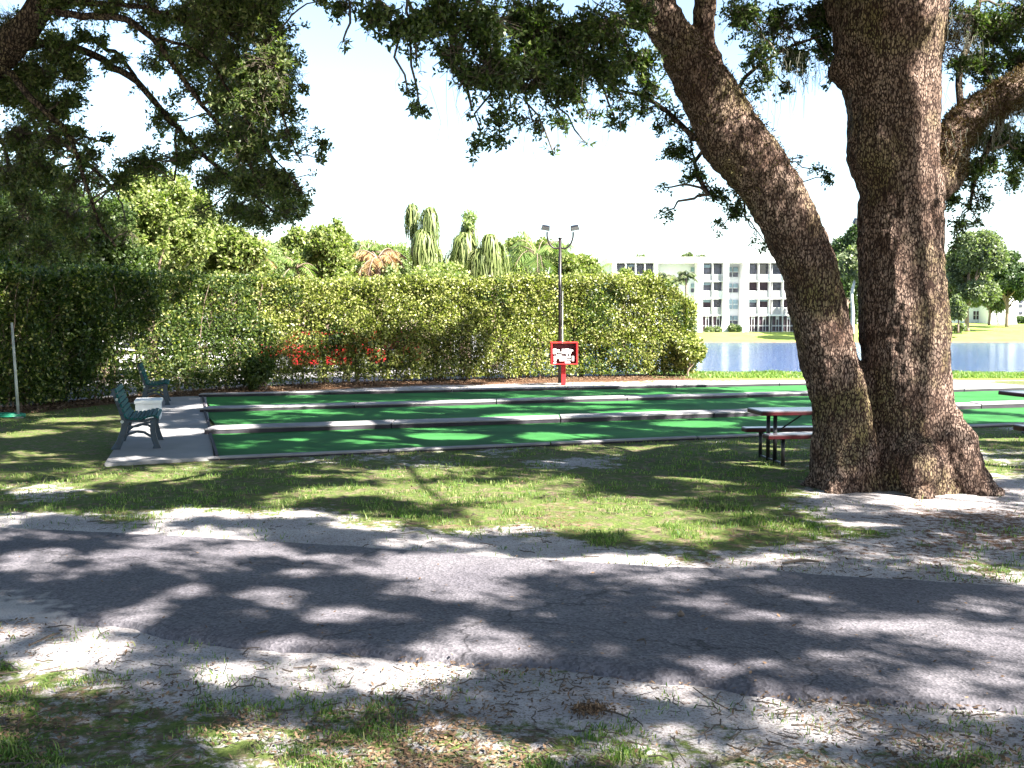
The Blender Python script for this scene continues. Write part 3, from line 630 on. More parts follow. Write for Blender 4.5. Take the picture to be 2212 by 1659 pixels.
# limbs above the picture
T = lambda *a: [Vector(q) for q in a]
top_r = P(1930, -200, YT); top_l = P(1310, -160, YT - .7); top_f = P(1540, -160, YT - .3); end_limb = P(2380, 100, YT + .7); top_u = P(1720, -180, YT + .3)
LIMBS = [
    (T(top_r, (4.9, 11.6, 7.4), (5.6, 9.8, 8.8), (6.6, 6.8, 9.6), (7.8, 3.4, 9.8), (8.8, .2, 9.4)), [.42, .34, .27, .2, .13, .07]),
    (T(top_r, (4.2, 12.6, 7.5), (4.6, 14.5, 9.2), (5.4, 17.0, 10.2), (6.6, 19.6, 10.6)), [.36, .28, .21, .14, .07]),
    (T(top_r, (5.4, 12.2, 7.4), (7.6, 13.0, 9.0), (10.4, 13.8, 9.8), (13.2, 14.4, 9.9)), [.34, .27, .2, .13, .07]),
    (T(end_limb, (8.2, 12.6, 6.2), (9.9, 11.8, 6.8), (12.0, 10.0, 7.3), (14.2, 8.4, 7.6)), [.21, .18, .14, .1, .06]),
    (T(top_l, (.2, 10.8, 6.9), (-1.1, 9.9, 7.6), (-2.8, 8.6, 8.0), (-4.6, 7.6, 8.0)), [.18, .16, .13, .1, .06]),
    (T(top_l, (.6, 10.4, 7.0), (.6, 8.6, 7.6), (.4, 6.4, 8.0), (.2, 4.0, 8.0), (.2, 1.6, 7.6)), [.16, .14, .12, .1, .07, .04]),
    (T(top_f, (2.5, 11.6, 7.6), (2.7, 10.8, 9.2), (3.2, 8.8, 10.2), (3.6, 6.0, 10.4), (4.0, 3.0, 10.0), (4.2, .4, 9.2)), [.13, .13, .12, .11, .09, .07, .04]),
    (T(top_u, (2.6, 13.0, 8.4), (1.6, 14.4, 9.6), (.4, 16.0, 10.2), (-.6, 17.4, 10.2)), [.15, .13, .11, .08, .05]),
    (T((5.6, 9.8, 8.8), (8.2, 8.8, 9.6), (10.8, 7.2, 9.8), (13.2, 5.2, 9.4)), [.2, .16, .12, .06]),
    # lower boughs that reach into the picture from above
    (T(P(1425, 30, YT - .5), P(1340, -20, YT - 1.2), P(1220, -60, YT - 2.0), P(1080, -60, YT - 2.6), P(940, -50, YT - 3.0), P(800, -40, YT - 3.2)), [.12, .09, .075, .06, .04, .025]),
    (T(P(1480, 120, YT - .4), P(1400, 60, YT - .9), P(1300, 50, YT - 1.3), P(1190, 70, YT - 1.7), P(1100, 120, YT - 1.9)), [.06, .05, .04, .03, .02]),
    (T(P(1500, 300, YT - .3), P(1440, 240, YT + .2), P(1380, 205, YT + .4), P(1300, 190, YT + .6)), [.035, .028, .02, .012]),
    (T(P(1530, 420, YT + .3), P(1500, 350, YT + .6), P(1560, 300, YT + .8), P(1600, 380, YT + 1.2), P(1610, 470, YT + 1.5)), [.03, .026, .022, .018, .012]),
    (T(P(1600, 300, YT - .2), P(1590, 200, YT + .1), P(1640, 140, YT + .2), P(1720, 95, YT + .3), P(1790, 75, YT + .4)), [.03, .026, .022, .018, .014]),
    (T(P(2055, 330, YT + .2), P(2075, 250, YT + .5), P(2072, 150, YT + .9), P(2105, 60, YT + 1.2), P(2120, -40, YT + 1.4)), [.05, .045, .04, .035, .03]),
    (T(P(2180, 215, YT + .5), P(2150, 290, YT + .8), P(2110, 370, YT + 1.0), P(2095, 450, YT + 1.1)), [.05, .04, .03, .015]),
]
skel, skr = [], []
for k, (pts, rad) in enumerate(LIMBS):
    p, r = catmull(pts, [q * ((.30 if k in (4, 5, 6) else .22 if k == 0 else .5) if k in (0, 1, 2, 4, 5, 6, 7, 8) and n_ else 1) for n_, q in enumerate(rad)], .25); mb = MB(); mb.tube(p, r, 9)
    mb.build('limb', M['bark2'], oak, smooth=True); skel += [tuple(q) for q in p]; skr += r
for l in (st_l[-6:], fork[1:], limb[2:]):
    a, b = tp(l); skel += [tuple(q) for q in a]; skr += [q * .4 for q in b]
skel = np.array(skel); skr = np.array(skr)
# foliage masses that hang in the picture: (x, y, radius) in survey pixels, depth, leafiness
A = [(745, 10, 42, 8.8, .9), (742, 85, 26, 8.7, .8), (815, 25, 60, 8.8, 1), (885, 50, 62, 8.9, 1), (960, 35, 80, 9.2, 1.1), (900, 125, 34, 8.9, .6), (975, 115, 60, 9.1, 1), (905, 228, 26, 9, .35), (880, 195, 18, 9, .3),
     (1040, 50, 92, 9.4, 1.2), (1005, 170, 48, 9.2, .8), (1060, 150, 78, 9.4, 1.2), (1140, 55, 92, 9.8, 1.2), (1140, 160, 78, 9.6, 1.1), (1075, 250, 46, 9.4, .6), (1020, 240, 36, 9.3, .5), (1030, 318, 30, 9.3, .45), (1080, 305, 30, 9.4, .4),
     (1215, 95, 90, 10, 1.2), (1220, 190, 66, 9.9, .9), (1150, 262, 46, 9.7, .6), (1195, 330, 26, 9.7, .5), (1220, 270, 26, 9.8, .4), (1300, 55, 85, 10.2, 1.2), (1300, 150, 72, 10.2, 1), (1270, 245, 42, 10, .55), (1262, 305, 22, 10, .35), (1375, 40, 62, 10.8, 1), (1375, 125, 56, 10.8, .9),
     (1345, 215, 44, 10.6, .6), (1405, 190, 44, 10.9, .7), (1330, 262, 26, 10.6, .4),
     (1440, 262, 46, 12.6, .7), (1462, 330, 42, 12.7, .6), (1435, 405, 26, 12.4, .6), (1440, 455, 22, 12.4, .6), (1500, 380, 34, 12.9, .5), (1545, 420, 36, 13.2, .5), (1590, 455, 36, 13.4, .55), (1560, 490, 24, 13.3, .4), (1632, 510, 22, 13.6, .5), (1655, 535, 16, 13.6, .5), (1490, 300, 36, 12.8, .7), (1600, 410, 30, 13.4, .5), (1400, 235, 40, 12.4, .6),
     (1600, 30, 62, 12.6, .9), (1680, 55, 66, 12.8, 1), (1762, 35, 66, 12.9, 1), (1640, 115, 50, 12.4, .7), (1720, 125, 46, 12.7, .8), (1785, 105, 40, 12.8, .8), (1612, 190, 38, 12.3, .55), (1655, 165, 34, 12.5, .5), (1700, 190, 28, 12.7, .4), (1795, 175, 18, 12.6, .4), (1815, 30, 36, 13, .9), (1755, 365, 26, 13.2, .4), (1785, 385, 16, 13.2, .3), (1730, 340, 12, 13.2, .3), (1580, 240, 30, 12.6, .5), (1620, 265, 22, 12.6, .4),
     (2090, 40, 62, 13.4, .9), (2150, 65, 70, 13.6, 1), (2212, 30, 66, 13.8, 1), (2120, 140, 56, 13.4, .8), (2075, 135, 34, 13, .7), (2195, 130, 56, 13.8, .9), (2115, 300, 40, 13.4, .9), (2165, 290, 50, 13.6, 1), (2215, 320, 56, 13.8, 1), (2095, 365, 46, 13.4, .9), (2110, 430, 42, 13.4, .7), (2185, 385, 36, 13.7, .5), (2070, 480, 30, 13.2, .8), (2112, 478, 26, 13.3, .5), (2060, 430, 30, 13.3, .9), (2140, 350, 34, 13.5, .6), (2065, 525, 22, 13.2, .6), (2230, 210, 50, 14, .8), (2150, 190, 40, 13.8, .6)]
def build_crown(tree, clumps, skel, skr, leafm, L, W, rr, extra=None, hole=.445, hs=4.8, crown_name='crown'):
    cent = np.array([tuple(P(a, b, y)) for a, b, r, y, d in clumps]); rad = np.array([r * PX(y) for a, b, r, y, d in clumps]); den = np.array([q[4] for q in clumps])
    ntw = np.maximum(6, (den * 150 * (rad / .4) ** 2.2).astype(int)); ntw = np.minimum(ntw, 700)
    path, pts = clump_twigs(cent, rad, ntw, 6, .028, rr)
    pts = pts[(fbm(pts, hs, 91) > hole) | (rr.uniform(0, 1, len(pts)) < .05)]
    bp, br = link_branches(cent, rad, skel, skr, rr)
    parts = [sprigs(pts, 5, L, W, .012, .3, rr)]
    tw = tubes_np(path, np.linspace(.0045, .0018, 5)[None, :].repeat(len(path), 0)); tb = tubes_np(bp, br, 5)
    if extra is not None:
        parts.append(extra[0]); wood = merge([tw, tb] + extra[1])
    else: wood = merge([tw, tb])
    V, F = merge(parts); cr = npmesh(crown_name, V, F, leafm, tree)
    V, F = wood; npmesh('twigs', V, F, M['twig'], cr, smooth=True)
    print('crown', len(parts[0][1]), 'leaves')
    return cr
def roof(centres_fn, n, skel, skr, r0, r1, L, W, k, keep_fn, rr, ntw=26, nsp=5, thin=.0):  # unseen crown overhead, added outside the view and shaped to throw dappled shade
    c = centres_fn(n, rr); rad = rr.uniform(r0, r1, n)
    ok = ~inframe(c, 90 , 60); vx, vy = V2(c); pr = np.nan_to_num(rad / np.maximum(c[:, 1], .5) * F_PX, nan=0)
    ok &= ~((vy > -60 - pr * 1.15) & (vx > -pr) & (vx < 2212 + pr) & (c[:, 1] > .5) & (vy < 2400))
    c, rad = c[ok], rad[ok]
    path, pts = clump_twigs(c, rad, np.full(len(c), ntw), nsp, .07, rr)
    keep = ~keep_fn(pts) & ~inframe(pts, 10, 25); pts = pts[keep]
    V, F = sprigs(pts, k, L, W, .05, .2, rr)
    bp, br = link_branches(c, rad, skel, skr, rr)
    kb = ~(inframe(bp.reshape(-1, 3), 5, 10).reshape(bp.shape[:2]).any(1)) & ~(keep_fn(bp.reshape(-1, 3)).reshape(bp.shape[:2]).mean(1) > .35)
    bp, br = bp[kb], br[kb]
    kp = ~(inframe(path.reshape(-1, 3), 5, 10).reshape(path.shape[:2]).any(1)) & ~(keep_fn(path.reshape(-1, 3)).reshape(path.shape[:2]).any(1))
    path = path[kp]
    print('roof', len(c), 'clumps', len(F), 'leaves')
    return (V, F), [tubes_np(bp, br, 5), tubes_np(path, np.linspace(.007, .003, 5)[None, :].repeat(len(path), 0))]
def cf_oak(n, rr):
    a = rr.uniform(0, 2 * np.pi, n); q = rr.uniform(0, 1, n) ** .5
    x = 5.8 + 11.5 * q * np.cos(a); y = 9.4 + 17.0 * q * np.sin(a); z = np.maximum(7.2, 3.4 + .31 * y) + 3.0 * np.sqrt(np.maximum(0, 1 - q ** 2)) * rr.uniform(.25, 1, n) + rr.uniform(-.5, .3, n)
    return np.c_[x, y, z]
rr = np.random.default_rng(5)
ex = roof(cf_oak, 2200, skel, skr, .6, 1.15, .13, .062, 5, sun_open, rr, ntw=24, nsp=5)
crown_oak = build_crown(oak, A, skel, skr, M['oakleaf'], .056, .024, rr, extra=ex)
# hanging moss and bare whips under the boughs
def strands(spots, n_each, mat, name, parent, ln=(.15, .6), w=.006, rr=rr):
    P0 = []
    for (a, b, y, s) in spots:
        c = np.array(tuple(P(a, b, y))); P0.append(c + rr.normal(size=(n_each, 3)) * s)
    P0 = np.concatenate(P0); n = len(P0); t = np.linspace(0, 1, 6)[None, :, None]
    L = rr.uniform(*ln, n)[:, None, None]; d = rr.normal(size=(n, 1, 3)) * .10; d[..., 2] = -1
    path = P0[:, None] + d * L * t + np.sin(t * 7 + rr.uniform(0, 6, (n, 1, 1))) * rr.normal(size=(n, 1, 3)) * .018
    V, F = tubes_np(path, np.full((n, 6), w) * np.linspace(1, .4, 6)[None])
    return npmesh(name, V, F, mat, parent)
strands([(980, 130, 9.2, .18), (1060, 190, 9.4, .2), (1110, 220, 9.6, .2), (1180, 240, 9.8, .2), (1260, 210, 10, .2), (1320, 190, 10.2, .2), (1650, 190, 12.5, .2), (1640, 140, 12.3, .25), (2090, 240, 13, .2), (2065, 110, 13, .15)], 7, M['twig'], 'whips', crown_oak, (.2, .75), .0022)['kind'] = 'stuff'
strands([(2060, 300, YT + .1, .10), (2120, 255, YT + .3, .12), (2170, 235, YT + .4, .12), (2205, 225, YT + .4, .1), (2062, 40, YT - .2, .1), (2085, 90, 13, .1), (1600, 250, YT - .3, .06), (1750, 130, 12.6, .12), (1690, 130, 12.4, .15)], 60, M['moss'], 'hanging_moss', crown_oak, (.06, .30), .004)['kind'] = 'stuff'

def fuzz(line, name, dens, r):
    p, q = catmull(*tp(line), .05); p = np.array([tuple(v) for v in p]); q = np.array(q); k = r.integers(0, len(p), dens)
    d = unit(r.normal(size=(dens, 3)) + np.array([0, -.3, .25])); c = p[k] + d * (q[k][:, None] * .97) + r.normal(size=(dens, 3)) * .012
    nn = fbm(c, 2.5, 55); kk = nn > .38; V, F = leaf_quads(c[kk], .05, .014, d[kk], 1.6, r); npmesh(name, V, F, M['fern'], crown_oak)['kind'] = 'stuff'
fuzz(limb[1:], 'limb_ferns', 16000, rr); fuzz([(1975, 60, 112, .02), (2040, 100, 20, -.1), (2035, 20, 30, -.1)], 'stem_ferns', 2500, rr); fuzz(st_l[7:12], 'stem_ferns', 3500, rr)
# ------------------------------------------------------------ the oak that leans in from the left
oak2 = empty('live_oak', (0, 0, 0), 'spreading dark oak whose boughs hang in from the left edge', 'tree')
YL = 14.0
def lp(l): return [P(a, b, y) for a, b, r, y in l], [r * PX(y) for a, b, r, y in l]
main2 = [(-950, 1015, 75, 14.4), (-900, 800, 66, 14.4), (-820, 600, 64, 14.3), (-650, 430, 60, 14.2), (-420, 330, 52, 14.0), (-220, 255, 46, 13.9), (-60, 160, 40, 13.8), (20, 95, 36, 13.7), (75, 35, 30, 13.7), (120, -30, 26, 13.6), (190, -120, 22, 13.5), (300, -220, 18, 13.4)]
a, b = lp(main2); a2, b2 = [P(-820, 600, 14.3), Vector((-11.5, 15.5, 5.5)), Vector((-11, 17, 8.5)), Vector((-10, 18.5, 10.5))], [.36, .3, .2, .1]
a3, b3 = [P(-650, 430, 14.2), Vector((-9.5, 12, 5.8)), Vector((-9.0, 10, 7.6)), Vector((-7.6, 7.6, 8.6))], [.3, .24, .16, .08]
voxel_join([(a, b, 14), (a2, b2, 12), (a3, b3, 12)], 'trunk', M['bark2'], oak2, .045, .03)
BR = [
    [(75, 60, 12, 13.7), (87, 27, 11, 13.5), (156, 33, 10.5, 13.4), (217, 36, 10, 13.3), (269, 42, 10, 13.2), (330, 83, 9, 13.1), (368, 130, 8, 13.1), (420, 205, 7, 13.1), (470, 265, 6, 13.2), (520, 330, 4.5, 13.2), (565, 400, 3, 13.2)],
    [(60, 100, 12, 13.8), (120, 95, 12, 14.2), (182, 111, 11, 14.3), (243, 144, 10.5, 14.3), (295, 174, 10, 14.2), (347, 234, 9.5, 14.2), (384, 276, 9, 14.1), (440, 335, 7, 14), (505, 390, 5.5, 14), (570, 440, 4, 14), (620, 475, 2.5, 14)],
    [(150, 90, 7, 14.2), (200, 87, 7, 14.5), (232, 105, 6.5, 14.5), (262, 124, 6, 14.4), (280, 150, 5.5, 14.3), (296, 175, 5, 14.2)],
    [(-60, 150, 12, 13.8), (9, 148, 11, 13.6), (40, 180, 10, 13.6), (69, 213, 9.5, 13.5), (121, 260, 8.5, 13.5), (147, 290, 8, 13.5), (170, 350, 7, 13.4), (192, 420, 6, 13.4), (215, 480, 4.5, 13.4), (250, 530, 3, 13.3)],
    [(0, 160, 8, 13.9), (35, 190, 7, 14), (60, 235, 6.5, 14), (82, 290, 6, 14), (92, 340, 5, 14), (100, 400, 4, 14)],
    [(100, 0, 12, 13.7), (180, 6, 10, 13.5), (260, 10, 8, 13.3), (340, 22, 6, 13.2), (420, 60, 5, 13.1), (480, 110, 4, 13.1), (540, 180, 3, 13)],
    [(140, -60, 9, 13.5), (300, -60, 8, 13.2), (420, -30, 7, 13.0), (500, 20, 6, 12.9), (560, 90, 5, 12.9), (600, 180, 4, 12.9), (620, 280, 3, 12.9), (650, 350, 2, 12.9)],
    [(384, 276, 5, 14.1), (378, 300, 4, 14.1), (382, 345, 3.5, 14.1), (375, 390, 2.5, 14.1)],
    [(330, 83, 6, 13.1), (400, 95, 5, 13.1), (460, 140, 4.5, 13), (500, 200, 4, 13), (560, 300, 3, 13), (640, 400, 2, 13)],
    [(-400, -100, 16, 16), (-150, -170, 14, 18), (150, -150, 12, 19.2), (380, -40, 10, 20.4), (500, 120, 8, 21), (565, 270, 6, 21.4), (600, 400, 4, 21.4)],
    [(-500, 200, 16, 16), (-200, 140, 13, 18.5), (0, 190, 10, 20), (140, 310, 8, 20.8), (250, 410, 5, 21)],
    [(-100, 200, 10, 13.9), (-60, 260, 9, 14.2), (0, 300, 7, 14.3), (20, 360, 6, 14.3), (50, 420, 4, 14.3), (90, 470, 3, 14.3)],
]
sk2, sr2 = [tuple(q) for q in a] + [tuple(q) for q in a2] + [tuple(q) for q in a3], list(b) + list(b2) + list(b3)
for l in BR:
    p_, r_ = lp(l); p, r = catmull(p_, [q * .74 for q in r_], .12)
    p = [q + Vector((random.gauss(0, .008), random.gauss(0, .008), random.gauss(0, .010))) for q in p]
    mb = MB(); mb.tube(p, r, 8); mb.build('limb', M['bark2'], oak2, smooth=True)
    sk2 += [tuple(q) for q in p[::2]]; sr2 += r[::2]
B = [(480, 50, 90, 13, 1.1), (560, 40, 80, 13, 1.1), (600, 90, 56, 13, .9), (575, 140, 75, 12.9, 1.1), (500, 140, 80, 13.1, 1), (430, 110, 60, 13.2, .8), (550, 220, 80, 13, 1.2), (605, 215, 46, 12.9, .9), (480, 220, 60, 13.2, .9), (420, 190, 44, 13.3, .6), (540, 310, 80, 13.2, 1.1), (605, 300, 48, 13, .8), (470, 300, 56, 13.8, .8), (650, 325, 34, 12.9, .6), (690, 300, 16, 12.9, .3),
     (600, 390, 66, 13.2, 1.1), (650, 410, 38, 13.1, .8), (540, 400, 60, 13.6, 1), (500, 450, 46, 13.9, .8), (560, 465, 50, 14, 1), (620, 460, 46, 13.8, .9), (655, 465, 24, 13.8, .5), (440, 390, 44, 14, .6), (690, 345, 16, 12.9, .35), (410, 300, 40, 14.1, .5), (395, 350, 36, 14.1, .5), (350, 350, 36, 14.2, .45), (330, 330, 30, 14.2, .35), (440, 460, 36, 14, .5),
     (400, 30, 56, 13.2, .8), (340, 30, 50, 13.3, .7), (345, 100, 36, 13.2, .7), (385, 140, 36, 13.2, .6), (300, 60, 26, 13.3, .5), (240, 10, 40, 13.4, .8), (180, 20, 36, 13.5, .6), (120, 10, 50, 13.6, .8), (180, 75, 26, 14.2, .6), (215, 90, 22, 14.3, .6), (260, 130, 26, 14.3, .5), (300, 190, 22, 14.2, .4), (330, 220, 18, 14.2, .3),
     (120, 110, 56, 14, 1), (150, 160, 50, 14, .9), (80, 160, 60, 14, 1), (150, 215, 44, 13.9, .8), (100, 230, 56, 13.8, .9), (30, 60, 60, 14.2, .9), (20, 200, 56, 14, .9), (40, 290, 60, 14, .9), (110, 300, 50, 13.6, .9), (165, 290, 34, 13.5, .7), (180, 335, 32, 13.5, .6), (20, 380, 60, 14.2, .9), (90, 370, 56, 13.9, .9), (160, 390, 48, 13.5, .8), (220, 400, 36, 13.5, .5), (60, 450, 56, 14.2, .8), (140, 460, 50, 13.8, .8), (235, 300, 24, 14.1, .3), (260, 350, 28, 14.1, .3), (0, 130, 50, 14, .9), (215, 470, 40, 13.5, .6), (280, 500, 36, 13.5, .4), (10, 500, 60, 14.3, .9), (90, 530, 56, 14.3, .8), (180, 530, 44, 14, .6), (470, -20, 90, 13, 1), (600, -30, 60, 13, .9), (300, -20, 60, 13.2, .8), (690, 0, 14, 12.8, .4),
     (350, 250, 48, 14.2, .45), (300, 350, 40, 14.2, .5), (255, 385, 36, 14.1, .5), (420, 330, 44, 14.1, .55), (330, 140, 34, 13.6, .5), (60, 340, 50, 14, .7), (470, 380, 44, 14, .6), (380, 210, 30, 13.6, .4),
     (640, 240, 28, 13, .6), (655, 190, 18, 13, .4), (632, 130, 26, 13, .6), (640, 55, 24, 13, .6), (672, 380, 26, 13, .5), (662, 440, 24, 13, .5), (700, 315, 16, 12.9, .4), (230, 140, 24, 14.2, .5), (200, 330, 30, 13.8, .5)]
def cf_oak2(n, rr):
    a = rr.uniform(0, 2 * np.pi, n); q = rr.uniform(0, 1, n) ** .5
    x = -7.4 + 9.0 * q * np.cos(a); y = 14.6 + 11.0 * q * np.sin(a); z = np.maximum(6.6, 3.0 + .31 * y) + 3.4 * np.sqrt(np.maximum(0, 1 - q ** 2)) * rr.uniform(.25, 1, n)
    return np.c_[x, y, z]
rr2 = np.random.default_rng(8)
B2 = [(a + rr2.normal() * 14, b - 6 + rr2.normal() * 10, r * 1.0, 19.0 + rr2.uniform(0, 4.5), d * (.50 if a > 330 else .27)) for (a, b, r, y, d) in B if a < 640 and r > 30]
B = [(a, b, r * (1.06 if a < 330 else .97), y, d * (1.0 if a < 330 else .68)) for (a, b, r, y, d) in B] + B2
ex = roof(cf_oak2, 700, np.array(sk2), sr2, .6, 1.15, .13, .062, 5, sun_open, rr2, ntw=24, nsp=5)
build_crown(oak2, B, np.array(sk2), sr2, M['oakleaf2'], .062, .026, rr2, extra=ex, hole=.475, hs=5.0)

# ------------------------------------------------------------ hedge
def hedge():
    r = np.random.default_rng(21)
    root = empty('tall_hedge', (0, 0, 0), 'tall clipped hedge running along the far side of the court to the lake', 'hedge')
    seg = np.hypot(np.diff(hx), np.diff(hy)); cum = np.r_[0, np.cumsum(seg)]; Lh = cum[-1]
    def at_s(s): return np.interp(s, cum, hx), np.interp(s, cum, hy)
    n = 235000
    s = r.uniform(0, Lh + .5, n); x, y = at_s(np.minimum(s, Lh)); tx, ty = at_s(np.clip(s + .3, 0, Lh)); ux, uy = at_s(np.clip(s - .3, 0, Lh))
    d = unit(np.c_[tx - ux, ty - uy]); nrm = np.c_[-d[:, 1], d[:, 0]]
    top = 2.94 + .18 * sstep(x, -8, 2) + (vnoise(np.c_[s, s * 0], .9, 3) - .5) * .16 + (vnoise(np.c_[s, s * 0], 4, 4) - .5) * .10 - .9 * sstep(s, Lh - 1.3, Lh + .4) ** 2
    z = r.uniform(.03, 1, n) ** .92 * top
    face = r.uniform(0, 1, n)
    w = np.where(face < .62, r.uniform(-.12, .22, n), r.uniform(.2, 1.25, n))
    w += (fbm(np.c_[s, z], 1.3, 6) - .5) * .5 + (vnoise(np.c_[s, z], 4.5, 7) - .5) * .16
    tp_ = r.uniform(0, 1, n) < .10; z = np.where(tp_, top + r.normal(size=n) * .04, z); w = np.where(tp_, r.uniform(0, 1.2, n), w)
    shoots = r.uniform(0, 1, n) < .018; z = np.where(shoots, top + r.uniform(0, .16, n), z)
    ex = np.maximum(0, s - Lh + .1) + 0
    rounding = np.sqrt(np.clip(1 - ((z - top * .5) / (top * .56)) ** 2, 0, 1))
    px_ = x + nrm[:, 0] * w + d[:, 0] * ex * 1.0; py_ = y + nrm[:, 1] * w + d[:, 1] * ex
    # thin and gappy towards the foot and in the left part, full at the top
    dens = .86 + .35 * sstep(z / top, .0, .6) + (fbm(np.c_[s * 1.1, z * 1.5], 1.0, 8) - .5) * 1.25
    left = 1 - sstep(px_, -7.5, -1.0)
    dens -= left * .12 * (1 - sstep(z, 1.9, 2.6)); dens += .2 * sstep(px_, -1, 3) - .12 * (1 - sstep(px_, -6, 0))
    vx_, vy_ = V2(np.c_[px_, py_, z])
    for a, b, c, e in ((330, 748, 120, 48), (660, 770, 140, 30), (600, 660, 150, 32), (850, 765, 60, 30)):
        dens -= .20 * np.exp(-((vx_ - a) / c) ** 2 - ((vy_ - b) / e) ** 2)
    keep = (r.uniform(0, 1, n) < dens) | tp_ | shoots
    c = np.c_[px_, py_, z][keep]; wk = w[keep]; sk_ = s[keep]
    dark = (wk > .30 + .25 * (vnoise(np.c_[sk_, c[:, 2]], 1.5, 71) - .5)) & (c[:, 2] < top[keep] - .12)  # dark leaves inside and at the left end: shade put into leaf colour
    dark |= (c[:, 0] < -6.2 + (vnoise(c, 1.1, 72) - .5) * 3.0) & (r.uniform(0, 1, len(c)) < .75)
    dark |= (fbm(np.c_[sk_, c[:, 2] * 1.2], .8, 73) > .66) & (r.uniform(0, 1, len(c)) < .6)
    for msk, mt, nm, L_ in ((~dark, M['hedgeleaf'], 'foliage', .088), (dark, M['bushleaf'], 'shade_dark_foliage', .085)):
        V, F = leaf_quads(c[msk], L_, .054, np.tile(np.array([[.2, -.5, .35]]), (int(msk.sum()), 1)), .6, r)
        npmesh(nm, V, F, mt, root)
    # bushy shoots at the lake end
    # trunks and inner wood
    ns = 120; s = r.uniform(0, Lh, ns); x, y = at_s(s); t = np.linspace(0, 1, 7)
    lean = r.normal(size=(ns, 2)) * .22
    w0 = r.uniform(.35, .9, ns)
    base = np.c_[x - .3 * 0, y + w0, np.zeros(ns) - .05]
    path = base[:, None, :] + np.stack([lean[:, :1] * t, lean[:, 1:] * t * .4, np.ones((ns, 1)) * t * 2.9], -1) + r.normal(size=(ns, 7, 3)) * .035
    rad = r.uniform(.014, .036, ns)[:, None] * (1.15 - .75 * t)[None]
    nb = 1500; s = r.uniform(0, Lh, nb); x, y = at_s(s); z0 = r.uniform(.2, 2.5, nb)
    b0 = np.c_[x, y + r.uniform(.2, .7, nb), z0]; dd = unit(r.normal(size=(nb, 3)) * np.array([1, .7, .4]) + np.array([0, -.4, 1.1])); tt = np.linspace(0, 1, 4)[None, :, None]
    p2 = b0[:, None] + dd[:, None] * tt * r.uniform(.3, .8, nb)[:, None, None] + r.normal(size=(nb, 4, 3)) * .02
    V, F = merge([tubes_np(path, rad, 5), tubes_np(p2, np.full((nb, 4), .006) * np.linspace(1.3, .5, 4)[None])])
    npmesh('stems', V, F, M['stem'], root, smooth=True)
hedge()

# ------------------------------------------------------------ general trees and shrubs
def cloud(cent, rad, n, L, W, mat, name, parent, r, droop=.2, shell=.55, k=4):
    cent = np.asarray(cent, float); rad = np.asarray(rad, float)
    if rad.ndim == 1: rad = np.c_[rad, rad, rad * .8]
    vol = rad.prod(1) ** (2 / 3); pr = vol / vol.sum(); n = int(n * 1.35); idx = r.choice(len(cent), n, p=pr)
    d = unit(r.normal(size=(n, 3))); q = (shell + (1 - shell) * r.uniform(0, 1, n))[:, None]
    c = cent[idx] + d * q * rad[idx]; nn = fbm(c, 2.2 / max(.3, float(rad.mean())), 13)
    c = c[(nn > .45) | (r.uniform(0, 1, n) < .08)]
    V, F = sprigs(c, k, L, W, L * .35, droop, r)
    return npmesh(name, V, F, mat, parent)
def tree(name, label, base, h, crown, mat, seed, n=5000, L=.16, W=.09, trunk_r=.14, group=None, cat='tree', barkm=None, nb=9, spread=.33, k=4):
    """crown: (dx, dy, z, rx, ry, rz) ellipsoid that is filled with clumps"""
    r = np.random.default_rng(seed); root = empty(name, base, label, cat, group=group)
    dx, dy, z, rx, ry, rz = crown
    d = unit(r.normal(size=(nb, 3))); q = r.uniform(.25, 1.12, nb)[:, None] ** .7
    c = np.array([dx, dy, z]) + d * q * np.array([rx, ry, rz]) * (1 - spread * .6); rd = r.uniform(.55, 1.35, (nb, 1)) * np.array([[rx, ry, rz]]) * spread * 1.15
    rd = np.maximum(rd, .15)
    f = cloud(c, rd, n, L, W, mat, 'crown', root, r, k=k)
    mb = MB(); zt = z - rz * .3
    p, rr_ = catmull([(0, 0, -.2), (dx * .2 + r.normal() * .1, dy * .2, zt * .35), (dx * .6 + r.normal() * .12, dy * .6, zt * .7), (dx, dy, zt)], [trunk_r * 1.25, trunk_r, trunk_r * .85, trunk_r * .6], .5)
    mb.tube(p, rr_, 8)
    for i_ in range(nb):
        a = Vector(p[int(len(p) * r.uniform(.45, .98))]); e = Vector(c[i_]); m_ = (a + e) / 2 + Vector((0, 0, -.1 * rz))
        pp, rq = catmull([a, m_, e], [trunk_r * .5, trunk_r * .3, trunk_r * .1], .4); mb.tube(pp, rq, 5)
    mb.build('trunk', barkm or M['stem'], root, smooth=True)
    return root
def pix_tree(name, label, vx, vtop, vbot_z, Y, wpx, mat, seed, base_z=0.0, depth=None, low=0.0, **kw):
    """tree whose crown top stands at (vx, vtop), half-width wpx, crown reaching down to pixel row vbot_z"""
    t = P(vx, vtop, Y); bt = P(vx, vbot_z, Y); rx = wpx * PX(Y); rz = (t.z - bt.z) / 2
    return tree(name, label, (t.x, Y, base_z), t.z, (0, 0, (t.z + bt.z) / 2 - base_z, rx, depth or rx, rz), mat, seed, **kw)
G_B = 'trees and shrubs growing behind the hedge'
pix_tree('broadleaf_tree', 'light green broadleaf tree rising above the hedge under the leaning oak', 330, 330, 600, 34, 130, M['treeleaf'], 31, n=15000, L=.13, W=.08, nb=22, group=G_B, spread=.28)
pix_tree('broadleaf_tree', 'dark green bushy tree at the far left behind the hanging boughs', 60, 400, 700, 29, 150, M['bushleaf'], 32, n=12000, L=.12, W=.07, nb=18, group=G_B)
pix_tree('broadleaf_tree', 'mid green bushy tree behind the hedge below the light green tree', 215, 420, 680, 31, 120, M['bushleaf'], 33, n=9000, L=.12, W=.07, nb=14, group=G_B)
